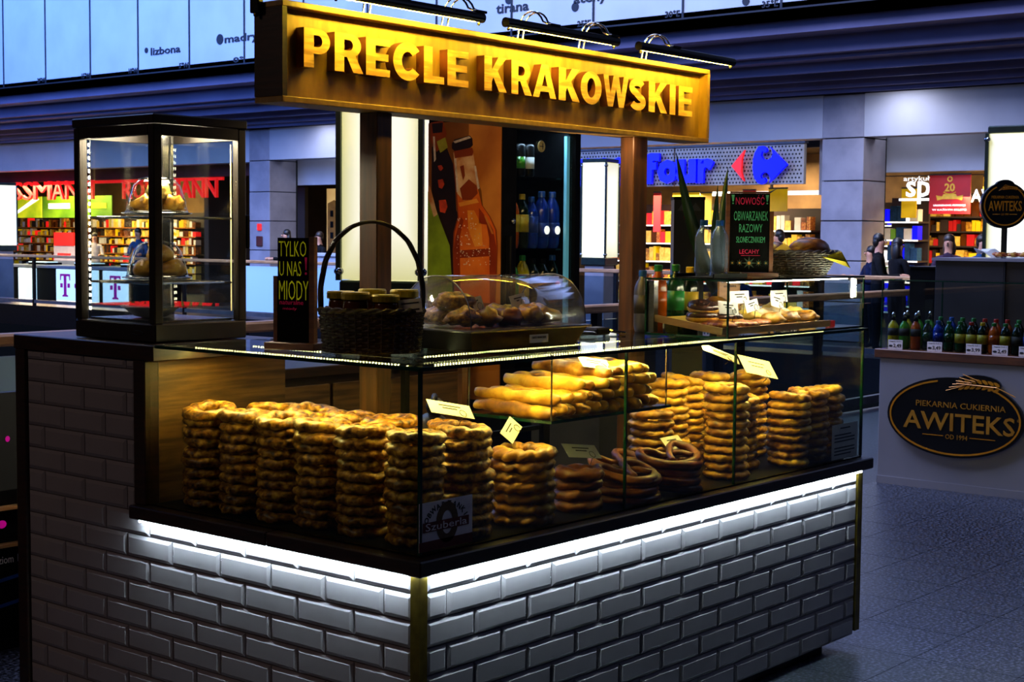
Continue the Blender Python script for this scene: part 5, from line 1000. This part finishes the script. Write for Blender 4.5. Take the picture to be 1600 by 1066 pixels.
for x, h, r, bd, cp, bn, lb in ((2.135, .235, .030, 'drink_orange', 'cap_red', 'label_yellow', 'iced tea bottle with an orange cap, leftmost on the fridge shelf with blue water'), (2.20, .235, .030, 'drink_dark', 'cap_yellow', 'label_yellow', 'iced tea bottle with a yellow cap on the fridge shelf'), (2.265, .225, .030, 'drink_blue', 'cap_blue', 'label_blue', 'blue bottle with a bright blue cap in the middle of the fridge shelf'), (2.335, .25, .034, 'drink_blue', 'cap_blue', 'label_blue', 'large blue water bottle with a round white mark, left one in the fridge'), (2.41, .25, .034, 'drink_blue', 'cap_blue', 'label_blue', 'large blue water bottle with a round white mark, right one in the fridge')):
    b_ = bottle(lb, x, 1.475, zz, h, r, bd, cp, bn, FG, (.2, .45) if x > 2.3 else (.3, .62))
    if x > 2.3: obj('round_mark', MB().prism([(.019 * math.cos(a * .524), .019 * math.sin(a * .524)) for a in range(12)], (x - .004, 1.475 - r - .0005, zz + .08), *FX, .001), 'white_letter', b_)
zz = 1.2805
for x, h, bd, cp, bn, lb in ((2.135, .22, 'drink_green', 'cap_green', 'cap_green', 'bright green bottle at the left of the lower fridge shelf'), (2.205, .235, 'drink_yellow', 'cap_green', 'cream', 'yellow bottle with a green cap on the lower fridge shelf'), (2.275, .22, 'drink_dark', 'black_plastic', 'ink', 'dark cola bottle on the lower fridge shelf beside the yellow one'), (2.345, .22, 'drink_dark', 'black_plastic', 'ink', 'dark cola bottle in the middle of the lower fridge shelf'), (2.415, .235, 'drink_dark', 'cap_blue', 'label_blue', 'cola bottle with a blue cap and red white blue mark in the fridge')):
    b_ = bottle(lb, x, 1.475, zz, h, .031, bd, cp, bn, 'bottles on the lower fridge shelf', (.25, .6))
    if 'red white' in lb:
        shape(b_, [arc(0, 0, .021, .021, 25, 205, 12)], (x, 1.443, zz + .10), *FX, 'red_letter', ext=.001, raw=True); shape(b_, [arc(0, 0, .021, .021, 205, 385, 12)], (x, 1.443, zz + .10), *FX, 'blue_letter', ext=.001, raw=True); shape(b_, [stroke([(-.019, -.006), (-.006, .001), (.006, -.001), (.019, .006)], .009)], (x, 1.442, zz + .10), *FX, 'white_letter', ext=.001, raw=True)
for i, (x, m_) in enumerate(((2.12, 'drink_dark'), (2.18, 'drink_deepgreen'), (2.24, 'grey_steel'))):
    t = thing('drink_can', 'black energy drink can on the top fridge shelf, %s' % ['left one', 'middle one with a green band', 'right one with pale marks'][i], 'can', (x, 1.475, 1.8555), 'cans on the top fridge shelf'); obj('can', MB().lathe(x, 1.475, [(.022, 1.8555), (.026, 1.862), (.026, 1.985), (.021, 1.995), (0, 1.995)], 14), 'black_metal', t, True); obj('band', MB().lathe(x, 1.475, [(.0264, 1.89), (.0264, 1.94)], 14), ['grey_steel', 'drink_green', 'paper'][i], t, True)
# poster printed on the fridge side: flat layers
pz = obj('poster', bx(x0 - .004, y0 + .005, .9, x0 - .001, y1, 2.083), mat('poster_ground', '#5c2c0e', .35, col2='#a8621c', scale=3, contrast=(.3, .7)), fd)
po = lambda d: (x0 - .0042 - d * .0005, 1.80, 1.45)   # origin: rear lower corner seen, u to the right, v up
U = (0, -1, 0); Vz = (0, 0, 1); s_ = .4155 / 115; px_ = lambda pts: [((a - 670) * s_, (420 - b) * s_ * 1.52) for a, b in pts]; s2 = .632 / 230; px_ = lambda pts: [((a - 670) * s_, (423 - b) * s2) for a, b in pts]
mat('print_dark', '#160a06', .4, col2='#241008', scale=6); mat('print_orange', '#c84c0c', .3, col2='#e87824', scale=5, bump=.3); mat('print_brown', '#7c2c0a', .3, col2='#983c10', scale=5); mat('print_amber', '#d88830', .4, col2='#b06018', scale=4); mat('print_glass', '#c87c44', .2, col2='#ecc08c', scale=14); mat('print_green', '#6c8014', .35, col2='#90a820', scale=8); mat('print_pale', '#f0dcc8', .4, col2='#a88468', scale=20); mat('print_red', '#f05020', .4, col2='#a83010', scale=20); mat('print_lime', '#a8a020', .4, col2='#8a8418', scale=20)
def pr(pts, m, d): shape(pz, [px_(pts)], po(d), U, Vz, m, ext=.0004, raw=True, name='print')
pr([(735, 192), (785, 188), (785, 472), (775, 472), (755, 300), (735, 240)], 'print_amber', 1); pr([(676, 230), (700, 232), (712, 262), (716, 330), (742, 380), (744, 472), (700, 472), (676, 300)], 'print_dark', 1)
pr([(674, 192), (694, 190), (700, 210), (696, 228), (684, 238), (674, 220)], 'print_brown', 2); pr([(684, 222), (698, 216), (702, 232), (690, 240)], 'print_lime', 3); pr([(676, 194), (694, 193), (693, 208), (678, 209)], 'print_dark', 3); pr([(678, 214), (681, 214), (683, 250), (680, 254)], 'print_pale', 3)
for a, b, c, d_ in ((686, 260, 695, 268), (686, 282, 697, 296), (688, 314, 702, 334)): pr([(a, b), (c - 3, b - 1), (c, (b + d_) / 2), (c - 4, d_), (a + 2, d_ - 2)], 'print_red', 3)
pr([(670, 300), (674, 302), (690, 345), (706, 385), (712, 472), (670, 472)], 'print_green', 3); pr([(671, 288), (675, 296), (686, 336), (680, 340), (671, 310)], 'print_glass', 4)
bo = [(713, 258), (741, 254), (748, 290), (756, 322), (768, 340), (777, 360), (779, 385), (776, 472), (716, 472), (713, 390), (714, 364), (720, 340), (717, 300)]
cx_, cy_ = 746, 345; pr([(cx_ + (a - cx_) * 1.07, cy_ + (b - cy_) * 1.01) if b < 470 else (cx_ + (a - cx_) * 1.07, b) for a, b in bo], 'print_brown', 2); pr(bo, 'print_orange', 3); pr([(711, 240), (741, 236), (744, 252), (750, 292), (742, 312), (728, 315), (718, 304), (713, 262)], 'print_glass', 4); pr([(722, 296), (736, 282), (748, 292), (750, 304), (740, 314), (726, 314)], 'print_brown', 5); pr([(712, 238), (741, 234), (743, 240), (741, 246), (714, 249)], 'print_brown', 5)
pr([(709, 226), (713, 220), (737, 215), (741, 220), (742, 230), (738, 234), (713, 238), (709, 234)], 'print_dark', 5); pr([(711, 223), (736, 216), (739, 219), (714, 226)], 'print_pale', 6); pr([(744, 262), (747, 262), (753, 296), (750, 298)], 'print_pale', 6); pr([(760, 338), (764, 340), (775, 366), (772, 366)], 'print_amber', 6); pr([(722, 262), (728, 260), (730, 276), (727, 284)], 'print_brown', 6)
mat('print_gold', '#f09a34', .3, col2='#e07c1c', scale=9); mat('print_rust', '#9a3008', .3, col2='#7c2406', scale=6)
pr([(715, 372), (724, 340), (728, 345), (722, 372), (724, 472), (716, 472), (713, 392)], 'print_rust', 5); pr([(752, 350), (764, 352), (768, 372), (770, 472), (777, 472), (779, 385), (774, 360), (764, 342), (752, 326)], 'print_rust', 5); pr([(722, 392), (770, 388), (770, 400), (722, 404)], 'print_rust', 4)
pr([(734, 330), (744, 330), (756, 352), (758, 384), (746, 386), (736, 360)], 'print_gold', 5); pr([(720, 318), (748, 312), (752, 318), (722, 324)], 'print_gold', 6); pr([(713, 250), (716, 249), (720, 300), (717, 302)], 'print_pale', 6)
rnd = random.Random(5); dp = MB()
for k in range(120):
    a = rnd.uniform(718, 772); b = rnd.uniform(330, 415)
    if 716 + (0) < a < 740 + (b - 330) * .5: u, v = px_([(a, b)])[0]; r_ = rnd.uniform(.0012, .003); dp.box(x0 - .0088, 1.80 - u - r_, 1.45 + v - r_, x0 - .0083, 1.80 - u + r_, 1.45 + v + r_)
obj('printed_droplets', dp, 'print_pale', pz, kind='stuff')
ic = thing('back_counter', 'dark wooden back counter inside the stall below the lit pillar', 'counter', (1.2, 1.72, 0)); obj('body', bx(.70, 1.52, 0, 1.90, 1.92, 1.06), 'wood_dark_h', ic); obj('worktop', bx(.68, 1.50, 1.06, 1.92, 1.94, 1.10, bev=.004), 'wood_dark_h', ic)
for i in range(3): d_ = obj('door', bx(.72 + i * .395, 1.505, .06, 1.095 + i * .395, 1.5195, 1.03, bev=.003), 'wood_panel', ic); obj('handle', bx(.88 + i * .395, 1.49, .9, .96 + i * .395, 1.5045, .915), 'steel', d_)
wc = thing('white_side_counter', 'white-topped side counter inside the stall in front of the fridge', 'counter', (2.28, 1.05, 0)); obj('body', bx(2.10, .97, 0, 2.50, 1.33, 1.15), 'grey_steel', wc); obj('worktop', bx(2.06, .95, 1.15, 2.53, 1.35, 1.185, bev=.004), 'paper', wc)
sl = person('seller with dark tied-up hair bending down behind the bread rings', (.97, .83, 0), F(160), 1.34, 'cloth_black', sit=True, lean=.1, bun=True)
so = thing('low_stool', 'low dark stool under the seller', 'stool', (.97, .82, 0)); obj('seat', MB().lathe(.97, .82, [(.12, .205), (.13, .21), (.13, .222), (0, .222)], 18), 'wood_dark', so)
for k in range(4): a = k * math.pi / 2 + .785; obj('leg', MB().tube([(.97 + .1 * math.cos(a), .82 + .1 * math.sin(a), .206), (.97 + .13 * math.cos(a), .82 + .13 * math.sin(a), 0)], .01, 6), 'black_metal', so)

# ------------------------------------------------------------------ bakery stand on the right
aw = thing('bakery_stand', 'white bakery counter with a large black oval sign and wooden top', 'counter', (6.6, .6, 0)); obj('body', bx(6.25, -1.2, .0, 6.95, 1.765, .826, bev=.003), 'awiteks_white', aw); obj('worktop', bx(6.235, -1.2, .8265, 7.0, 1.80, .883, bev=.004), 'wood_board', aw); obj('skirting', bx(6.243, -1.2, .0, 6.2495, 1.765, .05), 'awiteks_white', aw)
ov = thing('oval_sign', 'black oval sign with gold lettering and a wheat ear on the bakery counter', 'sign', (6.24, 1.235, .475)); oo = (6.2425, 1.235, .475)
shape(ov, [arc(0, 0, .452, .255, 0, 360, 48)[:-1]], oo, *FL, 'sign_black', ext=.025, raw=True, name='board'); O2 = (6.2170, 1.235, .475)
shape(ov, [stroke(arc(0, 0, .43, .235, 105, 360 + 62, 44), .011)], O2, *FL, 'gold_line', ext=.003, raw=True, name='gold_line')
text(ov, 'PIEKARNIA CUKIERNIA', (6.2168, 1.194, .553), *FL, 'gold_letter', w=.59, h=.036, ext=.003); text(ov, 'AWITEKS', (6.2168, 1.205, .445), *FL, 'gold_letter', w=.735, h=.115, bold=.012, ext=.004); text(ov, 'OD 1994', (6.2168, 1.213, .352), *FL, 'gold_letter', w=.145, h=.03, ext=.003)
text(ov, '®', (6.2168, .815, .49), *FL, 'gold_letter', w=.02, h=.02, ext=.003)
for a, b in ((1.44, 1.30), (1.125, .96)): obj('gold_rule', bx(6.2135, b, .353, 6.2168, a, .357), 'gold_line', ov)
def wheat(t, o, ux, uz, sc, m='gold_line'):
    U_ = Vector(ux); V_ = Vector(uz); N_ = U_.cross(V_); o = Vector(o); m_ = MB()
    def lf(cx, cy, a, L, wd): return [(cx + L * u * math.cos(a) - wd * v * math.sin(a), cy + L * u * math.sin(a) + wd * v * math.cos(a)) for u, v in ((-.5, 0), (-.2, .5), (.2, .45), (.5, 0), (.2, -.45), (-.2, -.5))]
    for k in range(7):
        x = .12 - k * .038; y = -.01 + .012 * math.sin(k * .5)
        for sgn in (1, -1): shape(t, [[(p * sc, q_ * sc) for p, q_ in lf(x, y + sgn * .018, math.pi - sgn * .55, .05, .020)]], o, ux, uz, m, ext=.003, raw=True, name='wheat_grain')
    for k in range(6): m_.tube([o + N_ * .004 + U_ * ((.0 - k * .02) * sc) + V_ * ((.025 - .008 * k) * sc), o + N_ * .004 + U_ * ((-.10 - k * .022) * sc) + V_ * ((.06 - .022 * k) * sc)], .0022 * sc, 4)
    m_.tube([o + N_ * .004 + U_ * (.24 * sc) + V_ * (-.06 * sc), o + N_ * .004 + U_ * (.12 * sc) + V_ * (-.01 * sc), o + N_ * .004 - U_ * (.14 * sc)], .003 * sc, 4); obj('wheat_awns', m_, m, t)
shape(ov, [arc(0, 0, .15, .055, 0, 360, 20)[:-1]], (6.2424, 1.09, .70), *FL, 'sign_black', ext=.02, raw=True, name='board_crest'); wheat(ov, (6.2165, 1.08, .695), *FL, 1.0)
gs = thing('glass_screen', 'clear glass screen along the front of the bakery counter top', 'screen', (6.3, .5, .8835)); obj('front_pane', bx(6.285, -1.2, .8835, 6.293, 1.775, 1.33), 'pane_glass', gs); obj('side_pane', bx(6.2935, 1.767, .8835, 6.9, 1.775, 1.33), 'pane_glass', gs); obj('top_pane', bx(6.285, -1.2, 1.3305, 6.60, 1.775, 1.337), 'pane_glass', gs)
obj('pane_edge', MB().box(6.280, -1.2, 1.330, 6.2845, 1.779, 1.3375).box(6.280, 1.772, .8835, 6.2845, 1.779, 1.33).box(6.60, 1.50, .8835, 6.607, 1.507, 1.33), 'glass_edge', gs)
BG = 'bottles on the bakery counter'; zb = .8838
row_ = [('yellow', 'drink_yellow', 'black_plastic', 'ink', 1), ('light green', 'drink_green', 'black_plastic', 'ink', 1), ('amber', 'drink_orange', 'black_plastic', 'ink', 1), ('dark green', 'drink_dark', 'cap_green', 'drink_deepgreen', 0), ('dark blue', 'drink_blue', 'cap_blue', 'drink_blue', 0), ('green', 'drink_deepgreen', 'cap_green', 'drink_deepgreen', 0), ('green with a yellow label', 'drink_deepgreen', 'cap_green', 'label_yellow', 0), ('red-capped yellow-label', 'drink_dark', 'cap_red', 'label_yellow', 0), ('yellow-capped yellow-label', 'drink_dark', 'cap_yellow', 'label_yellow', 0), ('orange green-capped', 'drink_orange', 'cap_green', 'drink_orange', 0), ('black green-capped left', 'drink_dark', 'cap_green', 'label_yellow', 0), ('black green-capped right', 'drink_dark', 'cap_green', 'ink', 0), ('clear blue-capped left', 'bottle_clear', 'cap_blue', 'label_blue', 0), ('clear blue-capped right', 'bottle_clear', 'cap_blue', 'label_blue', 0), ('dark red-capped', 'drink_dark', 'cap_red', 'paper', 0)]
yv = 1.722
for i, (nm, bd, cp, bn, sp) in enumerate(row_):
    st_ = .074 if not sp else .079
    bottle('%s drink bottle in the front row on the bakery counter' % nm, 6.345, yv, zb, .205 if sp else .195, .034 if sp else .033, bd, cp, bn, BG, (.42, .66) if sp else (.3, .6), 12, 'chrome' if sp else False)
    if 0 < i < 13: bottle('%s bottle in the second row behind the front bottles on the bakery counter' % ['', 'yellow sports', 'green sports', 'pale sports', 'dark green-capped', 'dark blue-capped', 'green second', 'green third', 'red-capped', 'orange-red capped', 'red-orange capped', 'green-capped', 'lime-capped'][i], 6.45, yv + .03, zb, .215, .033, ['', 'drink_yellow', 'drink_green', 'drink_green', 'drink_dark', 'drink_blue', 'drink_deepgreen', 'drink_dark', 'drink_dark', 'drink_orange', 'drink_orange', 'drink_dark', 'drink_dark'][i], ['', 'black_plastic', 'black_plastic', 'black_plastic', 'cap_green', 'cap_blue', 'cap_green', 'cap_green', 'cap_red', 'cap_red', 'cap_red', 'cap_green', 'cap_green'][i], None, 'bottles in the second row on the bakery counter', n=10, sport='chrome' if i < 4 else False)
    yv -= st_
for i, (y, s) in enumerate(((1.67, '2,49'), (1.40, '3,49'), (1.14, '3,99'), (.97, '2,49'), (.80, '2,59'))):
    t = thing('price_label', 'white handwritten price label, %s from the left below the bakery bottles' % ['first', 'second', 'third', 'fourth', 'fifth'][i], 'price card', (6.27, y, .8835), 'price labels on the bakery counter'); obj('card', bx(6.272, y - .05, .8835, 6.274, y + .05, .945), 'paper_dim', t); text(t, s, (6.2718, y - .014, .906), *FL, 'ink', w=.055, h=.028, bold=.02, ext=.0006); text(t, 'napój 0,5 l', (6.2718, y, .935), *FL, 'ink', w=.08, h=.01, ext=.0006); obj('oval_mark', MB().prism([(.014 * math.cos(a * .524), .007 * math.sin(a * .524)) for a in range(12)], (6.2718, y + .032, .905), *FL, .0006), 'ink', t)
gb = thing('grey_drinks_cabinet', 'tall dark grey metal cabinet behind the bakery counter', 'cabinet', (7.4, 1.2, 0)); obj('body', bx(7.05, 1.27, 0, 7.7, 1.76, 1.455, bev=.004), mat('cabinet_grey', '#34343a', .45, .4, col2='#2a2a30', scale=3), gb); obj('side_unit', bx(7.06, .3, 0, 7.7, 1.265, 1.455, bev=.004), mat('cabinet_brown', '#241c1a', .5, col2='#1a1412', scale=3), gb); obj('top', bx(7.03, .28, 1.4555, 7.72, 1.78, 1.475), 'stone_column', gb); obj('seam', bx(7.045, 1.262, .4, 7.0495, 1.268, 1.45), 'ink', gb)
dk = thing('dark_panel', 'black upright panel at the left of the grey cabinet', 'panel', (7.2, 1.88, 0)); obj('panel', bx(7.1, 1.785, 0, 7.7, 1.97, 1.40), 'black_plastic', dk); obj('edge', bx(7.09, 1.785, 1.4005, 7.71, 1.97, 1.41), 'black_metal', dk)
pp_ = thing('paper_tray', 'open white paper with crumbly pastries on the grey cabinet', 'paper', (7.35, 1.25, 1.4755)); pmb = MB(); rnd = random.Random(2); vs = []
for i in range(9):
    for j in range(5): vs.append((7.2 + j * .07, 1.55 - i * .065, 1.4765 + (.0 if 1 < i < 7 else rnd.uniform(.02, .06)) + rnd.uniform(0, .008)))
pmb.add(vs, [(i * 5 + j, i * 5 + j + 1, i * 5 + j + 6, i * 5 + j + 5) for i in range(8) for j in range(4)]); po_ = obj('sheet', pmb, 'paper', pp_); po_.modifiers.new('thick', 'SOLIDIFY').thickness = .001
for k in range(4): pastry('crumb_pastry', lump_mesh('crumb_pastry', 'pastry_red', .045, .05, .02, 80 + k, .25), 7.3 + .02 * (k % 2), 1.40 - k * .085, 1.496, 'crumbly brown pastry on the white paper, %s' % ['leftmost', 'second from left', 'third from left', 'rightmost'][k], grp='pastries on the white paper')
rs = thing('round_sign', 'round black sign with gold ring and lettering on a stem above the grey cabinet', 'sign', (7.3, 1.39, 1.476)); UU = Vector((.50, -.866, 0)); NN = UU.cross(Vector((0, 0, 1))); cc = Vector((7.3, 1.385, 1.838))
shape(rs, [arc(0, 0, .158, .158, 0, 360, 36)[:-1]], cc - NN * .06, UU, (0, 0, 1), 'teal_metal', ext=.10, raw=True, name='drum'); shape(rs, [arc(0, 0, .152, .152, 0, 360, 36)[:-1]], cc + NN * .0405, UU, (0, 0, 1), 'sign_black', ext=.003, raw=True, name='face')
shape(rs, [arc(0, .14, .06, .035, 0, 180, 14)], cc - NN * .06, UU, (0, 0, 1), 'teal_metal', ext=.10, raw=True, name='crest')
shape(rs, [stroke(arc(0, 0, .136, .136, 115, 420, 36), .008)], cc + NN * .044, UU, (0, 0, 1), 'gold_line', ext=.002, raw=True, name='gold_ring')
text(rs, 'AWITEKS', cc + NN * .044 + Vector((0, 0, -.005)), UU, (0, 0, 1), 'gold_line', w=.22, h=.07, bold=.01, ext=.002); text(rs, 'PIEKARNIA CUKIERNIA', cc + NN * .044 + Vector((0, 0, .055)), UU, (0, 0, 1), 'gold_line', w=.18, h=.02, ext=.002); text(rs, 'OD 1994', cc + NN * .044 + Vector((0, 0, -.062)), UU, (0, 0, 1), 'gold_line', w=.05, h=.013, ext=.002)
for s in (-1, 1): obj('gold_rule', MB().tube([cc + NN * .045 + UU * (s * .032) + Vector((0, 0, -.062)), cc + NN * .045 + UU * (s * .08) + Vector((0, 0, -.062))], .0015, 4), 'gold_line', rs)
wheat(rs, cc + NN * .044 + Vector((0, 0, .118)) + UU * .03, UU, (0, 0, 1), .36); obj('stem', bx(7.315, 1.375, 1.4755, 7.345, 1.405, 1.70), 'black_metal', rs)

# ------------------------------------------------------------------ directory stand at the left edge
ds = thing('directory_stand', 'dark floor-level directory stand partly hidden behind the left counter post', 'stand', (.2, 2.55, 0)); obj('panel', bx(-.5, 2.5, .02, .85, 2.53, .60), 'black_plastic', ds); obj('upper_panel', bx(-.5, 2.5, .601, .85, 2.54, .98), 'concrete_dark', ds)
for z in (.53, .385): obj('wood_bar', bx(-.5, 2.46, z, .85, 2.4995, z + .012), 'wood_rail', ds)
obj('foot', bx(-.5, 2.42, 0, .85, 2.62, .0195), 'black_metal', ds); text(ds, 'Poziom 1', (.31, 2.4995, .33), *FX, 'paper_dim', w=.12, h=.03, ext=.001)
for z, zz_ in ((.22, .25), (.12, .14)): obj('stripe', MB().prism([(0, 0), (.4, .05), (.4, .065), (0, .012)], (.1, 2.4995, z), *FX, .002), 'cap_blue', ds)
obj('pink_flower', MB().ball((.30, 2.498, .47), (.02, .003, .016), 8, 6).ball((.33, 2.498, .80), (.010, .003, .012), 8, 6), 'magenta', ds)
